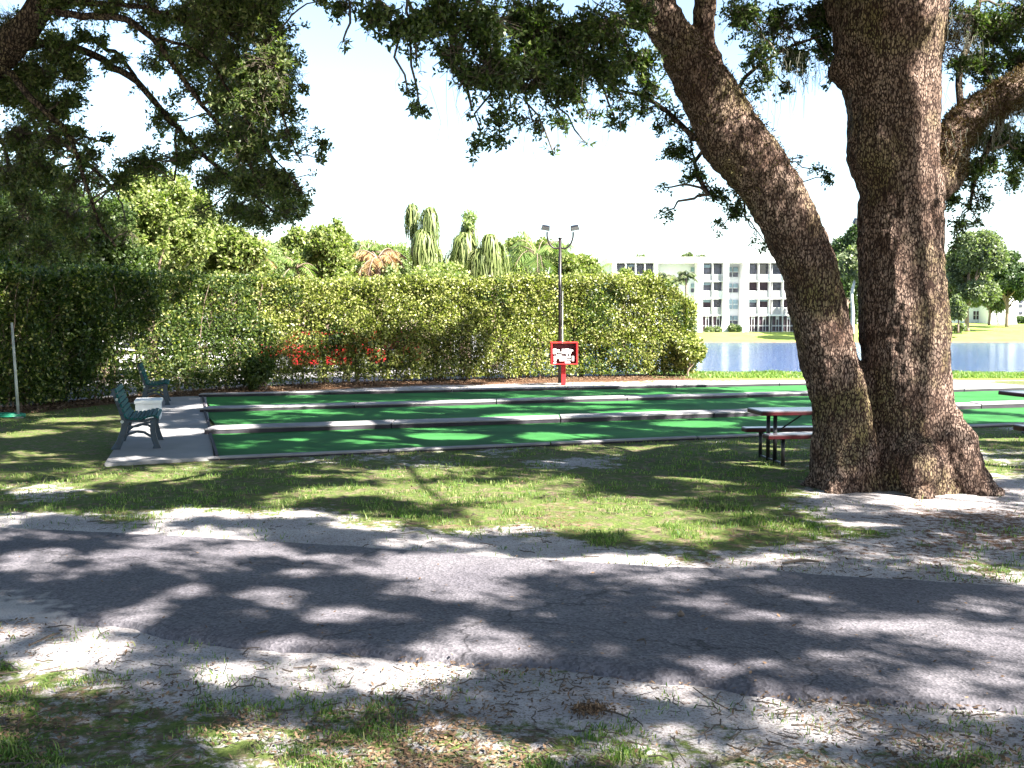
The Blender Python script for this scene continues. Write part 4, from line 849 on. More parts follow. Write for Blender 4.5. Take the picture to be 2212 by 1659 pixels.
pix_tree('leafy_shrub', 'bright green leafy shrub behind the hedge right of the light green tree', 500, 490, 640, 38, 90, M['treeleaf'], 34, n=5500, L=.15, W=.09, nb=12, group=G_B, cat='shrub')
pix_tree('leafy_shrub', 'grey green airy shrub between leafy shrubs behind the hedge', 590, 508, 640, 42, 70, M['palegreen'], 35, n=3800, L=.16, W=.05, nb=10, group=G_B, cat='shrub')
pix_tree('leafy_shrub', 'tall bright shrub whose upright tip sticks up above the others', 738, 466, 600, 40, 34, M['treeleaf'], 36, n=2600, L=.15, W=.09, nb=9, group=G_B, cat='shrub')
pix_tree('leafy_shrub', 'rounded bright green shrub left of the drooping strap leaved trees', 700, 505, 640, 40, 80, M['treeleaf'], 37, n=5200, L=.15, W=.09, nb=12, group=G_B, cat='shrub')
pix_tree('leafy_shrub', 'dull green shrub beside the brown palm behind the hedge', 830, 500, 640, 46, 66, M['palegreen'], 38, n=4200, L=.16, W=.07, nb=10, group=G_B, cat='shrub')
pix_tree('leafy_shrub', 'low leafy shrub at the foot of the strap leaved trees', 960, 560, 650, 38, 90, M['treeleaf'], 39, n=3600, L=.15, W=.08, nb=10, group=G_B, cat='shrub')
pix_tree('spreading_tree', 'flat topped yellow green tree behind the lamp post', 1165, 506, 585, 47, 60, M['treeleaf'], 40, n=5200, L=.15, W=.08, nb=14, group=G_B)
pix_tree('spreading_tree', 'yellow green tree sloping down towards the white building', 1240, 536, 620, 46, 62, M['treeleaf'], 41, n=4600, L=.15, W=.08, nb=13, group=G_B)
pix_tree('leafy_shrub', 'small shrub tips poking over the right part of the hedge', 1345, 578, 640, 44, 30, M['treeleaf'], 42, n=900, L=.15, W=.08, nb=6, group=G_B, cat='shrub')
pix_tree('leafy_shrub', 'leafy sprig poking over the hedge below the dark balcony windows', 1397, 583, 640, 44, 26, M['treeleaf'], 43, n=900, L=.15, W=.08, nb=6, group=G_B, cat='shrub')
for k, (a, t, w, Y, mt, lb) in enumerate(((-10, 330, 150, 40, 'bushleaf', 'dark tall tree at the left edge rising behind the shrubs'), (130, 390, 120, 46, 'bushleaf', 'green tree behind the dark bushy tree at the left'), (400, 400, 90, 38, 'treeleaf', 'bright tree whose crown runs down to the right under the oak boughs'),
        (455, 505, 90, 50, 'treeleaf', 'green tree behind the bright shrub right of the light green tree'), (600, 520, 90, 52, 'palegreen', 'pale hazy tree behind the grey green shrub'), (760, 520, 90, 52, 'treeleaf', 'wide green tree behind the brown palms'), (880, 530, 70, 53, 'palegreen', 'pale tree left of the tallest strap leaved tree'), (1090, 545, 90, 53, 'treeleaf', 'green tree filling the gap behind the lamp post palm'), (650, 500, 46, 44, 'treeleaf', 'small bright tree top between the shrubs near the oak bough tips'))):
    pix_tree('broadleaf_tree', lb, a, t, 650, Y, w, M[mt], 140 + k, n=7000, L=.17, W=.10, nb=18, group=G_B, spread=.3)
# bushy shoots that close the lake end of the hedge
pix_tree('leafy_shrub', 'fresh green bush at the lake end of the hedge', 1490, 712, 822, HEDGE[-1].y - .3, 42, M['hedgeleaf'], 44, n=1900, L=.10, W=.06, nb=11, cat='shrub', trunk_r=.03)
pix_tree('leafy_shrub', 'dark rounded bush spilling from the hedge behind the far bench', 560, 740, 850, 28.2, 34, M['bushleaf'], 45, n=700, L=.09, W=.055, nb=8, cat='shrub', trunk_r=.03)
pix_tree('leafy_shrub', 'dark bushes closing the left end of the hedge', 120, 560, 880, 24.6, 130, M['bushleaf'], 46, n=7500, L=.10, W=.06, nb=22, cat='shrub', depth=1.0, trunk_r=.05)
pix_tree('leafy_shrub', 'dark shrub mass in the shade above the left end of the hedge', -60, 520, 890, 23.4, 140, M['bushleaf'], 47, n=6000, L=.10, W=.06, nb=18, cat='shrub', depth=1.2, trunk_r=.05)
# strap-leaved trees
def strap_tree(label, heads, Y, seed, base_x):
    r = np.random.default_rng(seed); root = empty('strap_leaf_tree', (base_x, Y, 0), label, 'tree', group='drooping strap leaved trees')
    Vs, mb = [], MB()
    for k, (a, b, ln, wd, m) in enumerate(heads):
        h = P(a, b, Y + r.uniform(-.5, .5)); h = Vector((h.x - base_x, h.y - Y, h.z)); L = ln * PX(Y); Wd = wd * PX(Y)
        n = int(m * .62); ang = r.uniform(0, 2 * np.pi, n); out = Wd * r.uniform(.25, 1.05, n); LL = L * r.uniform(.55, 1.1, n)
        t = np.linspace(0, 1, 7)[None, :]
        rad = out[:, None] * (1 - (1 - t) ** 2.2); zz = .16 * L * np.sin(np.minimum(t * 3.4, np.pi)) * r.uniform(.3, 1.1, (n, 1)) - LL[:, None] * np.clip(t - .10, 0, 1) ** 1.35
        a2 = ang[:, None] + r.normal(size=(n, 1)) * .1 * t
        path = np.stack([h.x + rad * np.cos(a2), h.y + rad * np.sin(a2), h.z + zz], -1) + r.normal(size=(n, 7, 3)) * .03
        side = np.stack([-np.sin(ang), np.cos(ang), np.zeros(n)], -1)[:, None] * (.034 * np.linspace(1, .3, 7))[None, :, None]
        A_, B_ = path + side, path - side
        VV = np.stack([A_, B_], 2).reshape(-1, 3); bs = (np.arange(n) * 14)[:, None] + (np.arange(6) * 2)[None]
        F = np.stack([bs, bs + 1, bs + 3, bs + 2], -1).reshape(-1, 4); Vs.append((VV, F))
        p, q = catmull([(0, 0, -.1), (h.x * .35, h.y * .3, h.z * .4), (h.x * .9, h.y, h.z * .75), tuple(h)], [.28, .16, .11, .07], .4); mb.tube(p, q, 7)
    V, F = merge(Vs); npmesh('strap_leaves', V, F, M['strap'], root); mb.build('trunk', M['stem'], root, smooth=True)
strap_tree('tallest strap leaved tree with two drooping heads above the hedge', [(890, 448, 80, 22, 260), (928, 456, 100, 26, 330), (915, 505, 110, 36, 420), (930, 540, 110, 46, 420)], 41, 51, P(918, 600, 41).x)
strap_tree('strap leaved tree with a pointed flowering tip in the middle', [(1012, 478, 90, 22, 260), (1005, 512, 110, 40, 420), (1000, 545, 100, 50, 420)], 42, 52, P(1006, 600, 42).x)
strap_tree('lower strap leaved tree nearest the lamp post', [(1058, 514, 90, 26, 300), (1070, 530, 100, 36, 360), (1040, 545, 90, 36, 300)], 41.5, 53, P(1062, 600, 41.5).x)
pix_tree('leafy_shrub', 'pale flowering tip standing on the middle strap leaved tree', 1014, 458, 500, 41.8, 12, M['palegreen'], 54, n=260, L=.14, W=.05, nb=5, cat='shrub', trunk_r=.03)
def palm(label, vx, vy, Y, nfr, ln, mat, seed, up=.7, group='palms behind the hedge', tr=.12, base_z=0, lw=.035, lf=.42):
    r = np.random.default_rng(seed); c = P(vx, vy, Y); root = empty('palm_tree', (c.x, Y, base_z), label, 'palm tree', group=group)
    H = c.z - base_z; mb = MB(); Vs = []
    p, q = catmull([(0, 0, -.2), (.05, 0, H * .5), (0, 0, H)], [tr * 1.3, tr, tr * .9], .5); mb.tube(p, q, 9); mb.build('trunk', M['stem'], root, smooth=True)
    wood = MB()
    for k in range(nfr):
        a = 2 * math.pi * k / nfr + r.uniform(-.25, .25); e = up * r.uniform(.2, 1.2); L = ln * r.uniform(.8, 1.1)
        t = np.linspace(0, 1, 14); rad = L * (t * math.cos(e) * .95); z = H + L * (math.sin(e) * t * 1.25 - .85 * t ** 2.1 * r.uniform(.8, 1.2))
        path = np.stack([rad * math.cos(a), rad * math.sin(a), z], -1); wood.tube([tuple(v) for v in path[::2]], [.03, .026, .022, .018, .014, .010, .006][:len(path[::2])], 4)
        m = 46; u = r.uniform(.12, 1, m * 2); b = np.stack([np.interp(u, t, path[:, i_]) for i_ in range(3)], -1)
        tan = unit(np.array([math.cos(a) * .7, math.sin(a) * .7, -.35 * 1]) + 0 * b); sd = np.array([-math.sin(a), math.cos(a), 0])
        sg = np.where(np.arange(m * 2) % 2 == 0, 1, -1)[:, None]; d = unit(sd * sg * .8 + tan * .55 + np.array([0, 0, -.45]) + r.normal(size=(m * 2, 3)) * .13)
        ll = lf * np.sin(np.clip(u, .1, 1) * 2.6 + .4)[:, None] * ln / 1.6 + .05; s2 = unit(np.cross(d, sd * .3 + np.array([0, 0, 1.0])))
        v = np.stack([b - s2 * lw * .3, b + d * ll * .5 - s2 * lw * .5, b + d * ll, b + d * ll * .5 + s2 * lw * .5], 1).reshape(-1, 3)
        Vs.append((v, np.arange(len(v)).reshape(-1, 4)))
    V, F = merge(Vs); f = npmesh('fronds', V, F, mat, root); wood.build('frond_ribs', M['stem'], f)
    return root
palm('palm with arching dark green fronds just left of the lamp post', 1160, 556, 43, 15, 2.2, M['frond'], 61, up=1.0, lf=.6)
palm('palm with dry brown hanging fronds above the hedge', 815, 560, 41, 14, 1.5, M['deadfrond'], 62, up=.7)
palm('small palm with dull orange fronds beside the dry one', 795, 548, 43, 11, 1.4, M['frond'], 63, up=.9)
palm('pale palm frond fan low behind the left part of the hedge', 640, 580, 39, 10, 1.2, M['frond'], 64, up=.9)
palm('dry palm leaning behind the leafy shrubs', 540, 562, 40, 12, 1.3, M['deadfrond'], 65, up=.6)

# ------------------------------------------------------------ car park behind the hedge
house = empty('parking_lot_house', (-9.6, 58, 0), 'tan stucco clubhouse with tiled roof seen through the hedge', 'building')
mb = MB(); mb.box((0, 0, 1.4), (9.6, 9, 2.8)); mb.build('wall', M['tan'], house)
mb = MB(); mb.prism([(-5.2, 2.8), (5.2, 2.8), (0, 4.2)], 'x', -5.4, 5.4); mb.build('roof', M['rooftile'], house)
for k in range(3):
    mb = MB(); mb.box((-3.2 + k * 3.2, -4.52, 1.5), (1.5, .08, 1.3)); w = mb.build('window', M['glassdark'], house)
    mb = MB()
    for a, b, c, d in ((0, .76, 1.66, .08), (0, -.76, 1.66, .08), (.79, 0, .08, 1.44), (-.79, 0, .08, 1.44)): mb.box((-3.2 + k * 3.2 + a, -4.56, 1.5 + b * .9), (c, .1, d * .93))
    mb.build('frame', M['white'], w)
def car(label, loc, rz, paint, van=False):
    root = empty('parked_car', loc, label, 'car', rz=rz, group='cars parked behind the hedge')
    L_, W_, H = (4.9, 1.9, 1.95) if van else (4.5, 1.78, 1.42)
    prof = [(-L_ / 2, .35), (-L_ / 2 + .05, .78), (-L_ / 2 + .9, .92), (L_ / 2 - .5, .92), (L_ / 2 - .03, .80), (L_ / 2, .35), (L_ / 2 - .5, .24), (-L_ / 2 + .4, .24)]
    mb = MB(); mb.prism(prof, 'y', -W_ / 2, W_ / 2); body = mb.build('body', paint, root, bevel=.06)
    cab = [(-L_ / 2 + .85, .90), (-L_ / 2 + 1.35, H), (L_ / 2 - .9 if not van else L_ / 2 - .3, H), (L_ / 2 - .25, .90)]
    mb = MB(); mb.prism(cab, 'y', -W_ / 2 + .13, W_ / 2 - .13); mb.build('cabin', paint, root, bevel=.05)
    for s_ in (-1, 1):
        y = s_ * (W_ / 2 - .125)
        for a, b in ((-L_ / 2 + 1.28, -.05), (.05, 1.15)):
            mb = MB(); mb.prism([(a, .98), (a + (.3 if a < 0 else 0), H - .12), (b, H - .12), (b, .98)], 'y', y - .01, y + .01); mb.build('side_window', M['glassdark'], root)
        for wx in (-L_ / 2 + .85, L_ / 2 - .9):
            mb = MB(); mb.tube([(wx, s_ * (W_ / 2 - .22), .33), (wx, s_ * (W_ / 2 + .01), .33)], .33, 18); w = mb.build('wheel', M['tyre'], root)
            mb = MB(); mb.tube([(wx, s_ * (W_ / 2), .33), (wx, s_ * (W_ / 2 + .025), .33)], .2, 14); mb.build('rim', M['rim'], w)
        mb = MB(); mb.box((-L_ / 2 + .03, s_ * .62, .68), (.08, .34, .14)); mb.build('headlight', M['lamp'], root, bevel=.02)
        mb = MB(); mb.box((L_ / 2 - .02, s_ * .64, .70), (.08, .28, .16)); mb.build('tail_light', M['redpaint'], root, bevel=.02)
    mb = MB(); mb.bar((-L_ / 2 + .92, 0, .96), (-L_ / 2 + 1.30, 0, H - .1), 1.45, .02, up=(1, 0, 0)); mb.build('windscreen', M['glassdark'], root)
    return root
car('white car parked behind the left part of the hedge', (P(330, 760, 35).x, 35, 0), .35, M['carwhite'])
car('white van parked far left behind the hedge', (P(430, 760, 43).x, 43, 0), .2, M['carwhite'], True)
car('bright red car parked behind the middle of the hedge', (P(690, 760, 38).x, 38, 0), .3, M['carred'])
car('red car behind the hedge near the lamp post side', (P(860, 760, 41).x, 41, 0), 1.3, M['carred'])
rf = empty('rail_fence', (0, 0, 0), 'low weathered rail fence just behind the left part of the hedge', 'fence')
pa, pb = Vector((-13.5, 25.2, 0)), Vector((-7.4, 30.4, 0))
for z in (.35, .68, 1.0):
    mb = MB(); mb.bar(pa + Vector((0, 0, z)), pb + Vector((0, 0, z + .01)), .05, .11); mb.build('rail', M['rail'], rf)
for k in range(5):
    q = pa.lerp(pb, k / 4); mb = MB(); mb.box((q.x, q.y, .52), (.11, .11, 1.1)); mb.build('post', M['rail'], rf)

# ------------------------------------------------------------ white balcony building across the lake
def bxz(a, b, Y): q = P(a, b, Y); return q.x, q.z
YB = 170.0
apt = empty('apartment_building', (P(1570, 717, YB).x, YB, -.75), 'white four storey balcony building with fin walls across the lake', 'building')
OX, OZ = apt.location.x, apt.location.z
def blk(name, x0, x1, y0, y1, yn_, yf_, mat, parent, bevel=0):
    """box between survey columns x0..x1 and rows y0..y1, from depth yn_ (towards us) to yf_"""
    a = P(x0, y1, YB); b = P(x1, y0, YB); mb = MB()
    mb.box(((a.x + b.x) / 2 - OX, (yn_ + yf_) / 2 - YB, (a.z + b.z) / 2 - OZ), (abs(b.x - a.x), abs(yf_ - yn_), abs(b.z - a.z)))
    return mb.build(name, mat, parent)
wall_ = blk('wall', 1318, 1835, 565, 724, YB + 2.2, YB + 16, M['offwhite'], apt)
blk('roof', 1312, 1838, 556, 568.5, YB - 1.2, YB + 17, M['white'], apt)
fl = [(571.5, 592.5, 607.5), (609.5, 628, 643), (646.5, 664, 679), (683, 714.5, 717)]   # window top, window foot / rail top, rail foot
def fin(x0, x1, top=566, flare=0.0):
    a = P(x0, top, YB); b = P(x1, 719, YB); w = b.x - a.x; zt = a.z - OZ; x = a.x - OX; f_ = flare
    mb = MB(); n = 8; z0 = -1.2
    L_ = [(x - f_ * (1 - t) ** 3, z0 + (zt - z0) * t) for t in np.linspace(0, 1, n)]; R_ = [(x + w + f_ * (1 - t) ** 3, z0 + (zt - z0) * t) for t in np.linspace(0, 1, n)]
    mb.prism(L_ + R_[::-1], 'y', -1.4, 2.5); return mb.build('fin_wall', M['white'], apt)
fin(1322, 1329); fin(1411, 1417); fin(1505, 1514); fin(1560.5, 1569, flare=.35); fin(1603, 1612, flare=.3); fin(1760, 1769, flare=.3); fin(1825, 1833, flare=.3)
def bay(cols, ground='door', top_only=False, rng_=random.Random(3)):
    x0, x1 = cols[0][0], cols[-1][1]
    for k, (wt, wf, rf_) in enumerate(fl):
        if top_only and k > 0 and False: continue
        nxt = fl[k + 1][0] if k < 3 else 719
        if k < 3: blk('floor_slab', x0 - 1, x1 + 1, rf_, nxt - .3, YB - .9, YB + 2.3, M['white'], apt)
        for (c0, c1) in cols:
            gl = M['curtain'] if rng_.random() < .55 else M['screen'] if k else M['glassdark']
            if k < 3:
                w = blk('window', c0 + .2, c1 - .2, wt - .5, wf + .5, YB + .5, YB + .8, gl, apt)
                blk('frame', c0 - .2, c0 + .7, wt - 1, rf_ + 1, YB - .62, YB + .45, M['white'], w)
                if rng_.random() < .5: blk('blind', c0 + 1, c1 - 1, wt, wt + 5 * rng_.random() + 2, YB + .4, YB + .49, M['blueglass'], w)
                mb = MB(); n = 6
                closed = rng_.random() < .3
                for i_ in range(n):
                    zz = wf + (rf_ - wf) * (i_ + .2) / n; a = P(c0 + .3, zz + (2.2 if closed else 1.0), YB); b = P(c1 - .3, zz, YB)
                    mb.box(((a.x + b.x) / 2 - OX, -.75, (a.z + b.z) / 2 - OZ), (b.x - a.x, .06, b.z - a.z))
                mb.build('balcony_railing', M['white'], apt)
                blk('balcony_back', c0 + .5, c1 - .5, wf, rf_, YB + .2, YB + .45, M['curtain'], w)
            else:
                m3 = (c0 + c1) / 2
                for (a_, b_, t_, u_) in ((c0 + 1, m3 - 3.2, wt, wt + 19), (m3 - 2.2, m3 + 2.2, wt + 7, wt + 19), (m3 + 3.2, c1 - 1, wt, wt + 19), (c0 + 1, m3 - 3.2, wt + 22, 715), (m3 - 2.2, m3 + 2.2, wt + 22, 715), (m3 + 3.2, c1 - 1, wt + 22, 715)):
                    if b_ - a_ > 1: blk('screen_panel', a_, b_, t_, u_, YB - .5, YB - .3, M['screen'], apt)
                blk('door_frame', m3 - 3.4, m3 - 2.4, wt - 1, 718, YB - .7, YB - .25, M['white'], apt); blk('door_frame', m3 + 2.4, m3 + 3.4, wt - 1, 718, YB - .7, YB - .25, M['white'], apt)
                blk('porch_wall', c0, c1, wt - 2, 718, YB - .28, YB + .2, M['white'], apt)
    for (c0, c1) in cols[:-1]: blk('pillar', c1 - .9, c1 + 1.1, 566, 719, YB - 1.1, YB + .6, M['white'], apt)
bay([(1613, 1636), (1638, 1660), (1666, 1688), (1690, 1712), (1716, 1738), (1740, 1760)])
bay([(1515, 1537), (1539, 1560)], ground='louver')
bay([(1770, 1797), (1799, 1825)])
bay([(1331, 1350), (1352, 1371), (1373, 1391), (1393, 1411)])
for k, (y0, y1) in enumerate(((576, 597), (612, 631), (647, 667), (682, 702))):
    for (x0, x1) in ((1576, 1587), (1589, 1600), (1497, 1504.5)):
        w = blk('window', x0, x1, y0, y1, YB + 2.0, YB + 2.21, M['blueglass'] if k in (2,) else M['curtain'], apt)
        blk('sash', x0, x1, (y0 + y1) / 2 - .5, (y0 + y1) / 2 + .5, YB + 1.93, YB + 2.0, M['white'], w)
        blk('blind', x0 + .3, x1 - .3, y0, (y0 + y1) / 2 - .5, YB + 1.95, YB + 1.99, M['blueglass'], w)
for (a, b, t, sd) in ((1578, 1590, 702, 71), (1590, 1599, 704, 72), (1545, 1557, 706, 73), (1522, 1545, 709, 74)):
    pix_tree('clipped_bush', 'small clipped bush at the foot of the white building, number %d from the left' % {74: 1, 73: 2, 71: 3, 72: 4}[sd] if False else {74: 'low hedge at the foot of the white building under the louvred porch', 73: 'small bush left of the flared fin wall', 71: 'round bright bush in the recess of the white building', 72: 'darker bush beside the round one in the recess'}[sd],
             (a + b) / 2, t, 719, YB - 2.5, (b - a) / 2, M['farleaf'] if sd != 72 else M['darkleaf'], sd, base_z=-.75, n=500, L=.4, W=.25, nb=6, cat='bush', trunk_r=.06, group='bushes at the foot of the white building', depth=.8)
for k, (a, t) in enumerate(((1437, 588), (1462, 592), (1482, 586))):
    palm(('leftmost', 'middle', 'rightmost')[k] + ' of three pale palms in front of the white building', a, t + 10, 150, 12, 1.9, M['farleaf'], 81 + k, up=.9, group='palms in front of the white building', tr=.16, base_z=-.9, lw=.12, lf=.7)
for k, (a, b, w_) in enumerate(((1365, 552, 42), (1505, 551, 34))):
    pix_tree('distant_tree', ('green tree tops showing over the left part of the white roof', 'green tree tops showing over the middle of the white roof')[k], a, b, b + 60, 195, w_, M['farleaf'], 85 + k, base_z=-.3, n=2600, L=.6, W=.4, nb=12, spread=.2)

# ------------------------------------------------------------ second building on the right, farther off
YC = 205.0
apt2 = empty('apartment_building', (P(2130, 697, YC).x, YC, .5), 'white building with curved buttress fins half hidden by trees at the right edge', 'building')
OX, OZ = apt2.location.x, apt2.location.z
def blk2(name, x0, x1, y0, y1, a_, b_, mat, parent):
    a = P(x0, y1, YC); b = P(x1, y0, YC); mb = MB()
    mb.box(((a.x + b.x) / 2 - OX, (a_ + b_) / 2, (a.z + b.z) / 2 - OZ), (abs(b.x - a.x), abs(b_ - a_), abs(b.z - a.z))); return mb.build(name, mat, parent)
blk2('wall', 1840, 2182, 585, 705, 2, 14, M['offwhite'], apt2); blk2('roof', 1835, 2186, 578, 587, 0, 15, M['white'], apt2)
blk2('grey_wing', 2182, 2420, 592, 706, 4, 16, M['greywall'], apt2)
for (x0, x1, fl_) in ((2126, 2133, .9), (2150, 2156, .8), (2167, 2175, 1.0)):
    a = P(x0, 590, YC); b = P(x1, 703, YC); x = a.x - OX; w = b.x - a.x; zt = a.z - OZ; mb = MB()
    L_ = [(x, -1 + (zt + 1) * t) for t in np.linspace(0, 1, 9)]; R_ = [(x + w + fl_ * (1 - t) ** 3, -1 + (zt + 1) * t) for t in np.linspace(0, 1, 9)]
    mb.prism(L_ + R_[::-1], 'y', -2.5, 2.5); mb.build('fin_wall', M['white'], apt2)
for k, (y0, y1) in enumerate(((598, 614), (624, 640), (648, 664), (672, 690))):
    for (x0, x1, d) in ((2112, 2117, 1.9), (2119, 2124, 1.9), (2136, 2140, 1.9), (2142, 2147, 1.9), (2160, 2164, 1.9), (2078, 2088, 1.9), (2092, 2102, 1.9), (2186, 2189, 3.9), (2196, 2199, 3.9), (2204, 2210, 3.9), (2222, 2230, 3.9)):
        w = blk2('window', x0, x1, y0, y1, d, d + .15, M['screen'] if (x0 < 2120 and k == 3) else M['curtain'], apt2)
        if x1 - x0 > 4.5: blk2('sash', x0, x1, (y0 + y1) / 2 - .4, (y0 + y1) / 2 + .4, d - .06, d, M['white'], w)
pix_tree('hedge_row', 'dark hedge along the foot of the grey wing at the right edge', 2205, 686, 698, YC - 1, 22, M['darkleaf'], 90, base_z=.5, n=900, L=.45, W=.3, nb=12, cat='hedge', depth=1, trunk_r=.05)
G_R = 'trees on the far bank at the right'
pix_tree('feathery_tree', 'light green feathery tree on the far bank right of the oak trunk', 2095, 505, 668, 165, 84, M['farleaf'], 91, base_z=-.4, n=15000, L=.55, W=.28, nb=26, spread=.24, group=G_R, trunk_r=.3)
pix_tree('feathery_tree', 'darker round tree at the right edge on the far bank', 2180, 545, 655, 175, 68, M['darkleaf'], 92, base_z=.2, n=8000, L=.55, W=.28, nb=18, spread=.26, group=G_R, trunk_r=.28)
pix_tree('feathery_tree', 'tree at the extreme right edge with yellowish leaves', 2245, 540, 640, 185, 46, M['farleaf'], 93, base_z=.4, n=4200, L=.55, W=.3, nb=14, spread=.26, group=G_R, trunk_r=.28)
pix_tree('feathery_tree', 'wide soft tree between the light and dark trees on the far bank', 2140, 575, 668, 190, 60, M['farleaf'], 89, base_z=.3, n=6500, L=.5, W=.28, nb=22, spread=.24, group=G_R, trunk_r=.22)
pix_tree('small_tree', 'small pale tree close beside the oak trunk on the far bank', 2072, 636, 700, 158, 18, M['farleaf'], 94, base_z=-.5, n=1500, L=.4, W=.25, nb=9, group=G_R, trunk_r=.12)
pix_tree('clipped_bush', 'low pale bush on the lawn near the far shore', 2073, 703, 716, 160, 13, M['farleaf'], 95, base_z=-.5, n=600, L=.35, W=.2, nb=7, cat='bush', trunk_r=.06)
pix_tree('feathery_tree', 'tall green tree seen between the two stems of the oak', 1832, 488, 650, 160, 48, M['darkleaf'], 96, base_z=-.7, n=9000, L=.55, W=.3, nb=20, spread=.25, group=G_R, trunk_r=.2)
pix_tree('dark_tree', 'dark dense tree low between the two stems of the oak', 1832, 600, 722, 164, 24, M['darkleaf'], 97, base_z=-.7, n=4200, L=.5, W=.3, nb=16, group=G_R, trunk_r=.2)
mb = MB(); q = P(1840, 712, 154); p_, r_ = catmull([(0, 0, -.6), (.1, 0, 3), (-.1, 0, 6), (.5, 0, 8.6)], [.32, .26, .22, .18], .5); mb.tube(p_, r_, 10)
# that pale trunk carries its own thin crown
pale = empty('pale_trunk_tree', (q.x, 154, -.9), 'slim tree with pale bare trunk between the oak stems', 'tree', group=G_R)
mb.build('trunk', M['greypipe'], pale, smooth=True)
cloud([(0, 0, 10.2), (1.4, 0, 9.0), (-1.8, .3, 9.6), (.6, 0, 11.5)], [2.2, 1.6, 1.8, 1.6], 2600, .5, .28, M['farleaf'], 'crown', pale, np.random.default_rng(98))
r_ = np.random.default_rng(99)
fc = np.c_[np.linspace(-170, 420, 60), 245 + r_.uniform(-12, 30, 60), r_.uniform(2, 5.5, 60)]
fr_ = np.c_[r_.uniform(7, 11, 60), r_.uniform(4, 6, 60), r_.uniform(2.5, 4.5, 60)]
tag(cloud(fc, fr_, 26000, .9, .6, M['darkleaf'], 'distant_wood', None, r_), kind='stuff')

# ------------------------------------------------------------ benches
def bench(label):
    root = empty('park_bench', (0, 0, 0), label, 'bench', group='benches facing the court')
    Lb = 1.25
    prof = [(-.335, .845), (-.315, .77), (-.292, .70), (-.268, .63), (-.245, .56), (-.222, .49)]
    seat = [(-.165, .435), (-.105, .420), (-.045, .415), (.015, .420), (.075, .432), (.135, .447), (.195, .455), (.245, .435)]
    mb = MB()
    for k, (x, z) in enumerate(prof):
        th = 1.25; c = Vector((x + .028, 0, z)); a = c - Vector((0, Lb / 2, 0)); b = c + Vector((0, Lb / 2, 0)); mb.bar(a, b, .058, .026, up=(.95, 0, .3))
    mb.build('backrest', M['bench'], root, bevel=.005)
    mb = MB()
    for k, (x, z) in enumerate(seat):
        sl = [(-.25), (-.1), 0, .1, .2, .15, 0, -.6][k]
        c = Vector((x, 0, z + .022)); mb.bar(c - Vector((0, Lb / 2, 0)), c + Vector((0, Lb / 2, 0)), .048, .026, up=(-sl, 0, 1))
    mb.build('seat', M['bench'], root, bevel=.005)
    for y in (-Lb / 2 + .06, Lb / 2 - .12):
        a, b = y, y + .055; mb = MB()
        mb.prism([(-.40, 0), (-.27, 0), (-.215, .14), (-.175, .26), (-.150, .39), (-.235, .41), (-.262, .28), (-.315, .13)], 'y', a, b)
        mb.prism([(.17, 0), (.29, 0), (.265, .06), (.235, .16), (.215, .25), (.235, .42), (.150, .42), (.140, .26), (.155, .14), (.185, .05)], 'y', a + .001, b + .001)
        mb.band([(-.25, .15), (-.16, .215), (-.04, .25), (.06, .235), (.17, .165)], .035, 'y', a + .004, b - .004)
        mb.band([(-.20, .36), (-.13, .325), (-.03, .325), (.08, .37), (.17, .38)], .03, 'y', a + .005, b - .005)
        mb.band([(-.195, .39), (-.235, .50), (-.275, .62), (-.32, .75), (-.352, .87)], [.075, .06, .055, .05, .06], 'y', a + .002, b - .002)
        mb.band([(-.20, .40), (-.10, .405), (.05, .40), (.16, .425), (.24, .43)], .035, 'y', a + .003, b - .003)
        mb.build('end_frame', M['benchiron'], root, bevel=.006)
        mb = MB(); mb.tube([(-.300, a - .012, .72), (-.300, a + .01, .72)], .022, 8); mb.tube([(-.235, a - .012, .40), (-.235, a + .01, .40)], .024, 8); mb.build('bolt', M['greypipe'], root)
    return root
b1 = bench('nearer blue green slatted bench on the concrete pad facing the court')
f1 = G(252, 976); f2 = G(333, 973); mid = (f1 + f2) / 2
b1.location = (mid.x - .10, mid.y + .58, .03); b1.rotation_euler = (0, 0, R(16)); b1.scale = (1.02,) * 3
b2 = copy_tree(b1); b2['label'] = 'farther blue green slatted bench on the concrete pad by the hedge'
f1 = G(303, 877); f2 = G(357, 880); mid = (f1 + f2) / 2
b2.location = (mid.x - .10, mid.y + .58, .03); b2.rotation_euler = (0, 0, R(17)); b2.scale = (1.02,) * 3
bx = empty('storage_box', (G(322, 907).x, G(322, 907).y, .03), 'white lidded box between the two blue green benches', 'box', rz=R(16))
mb = MB(); mb.box((0, 0, .15), (.44, .62, .30), taper=-.03); mb.build('body', M['whitebox'], bx, bevel=.012)
mb = MB(); mb.box((0, 0, .335), (.49, .67, .07)); mb.build('lid', M['whitebox'], bx, bevel=.015)

# ------------------------------------------------------------ score board and lamp posts
sb = G(1217, 831)
sg = empty('score_box', (sb.x, sb.y, 0), 'red open fronted box on a red post with two rows of white pieces', 'score box', rz=R(4))
k_ = PX(sb.y)
Hs = (831 - 741) * k_; Wd = 58 * k_
mb = MB(); mb.box((0, 0, .32), (.125, .10, .68)); mb.build('post', M['redpaint'], sg, bevel=.01)
mb = MB(); mb.box((0, .02, Hs - .29), (Wd - .05, .03, .56)); mb.build('back_panel', M['darkred'], sg)
mb = MB()
mb.box((-Wd / 2 + .02, -.10, Hs - .29), (.04, .27, .60)); mb.box((Wd / 2 - .02, -.10, Hs - .29), (.04, .27, .60)); mb.box((0, -.10, Hs + .02), (Wd + .02, .28, .035)); mb.box((0, -.10, Hs - .59), (Wd, .27, .03))
mb.build('case', M['redpaint'], sg, bevel=.006)
mb = MB()
def pce(x, z, w, h): mb.box((x, -.15, z), (w, .05, h))
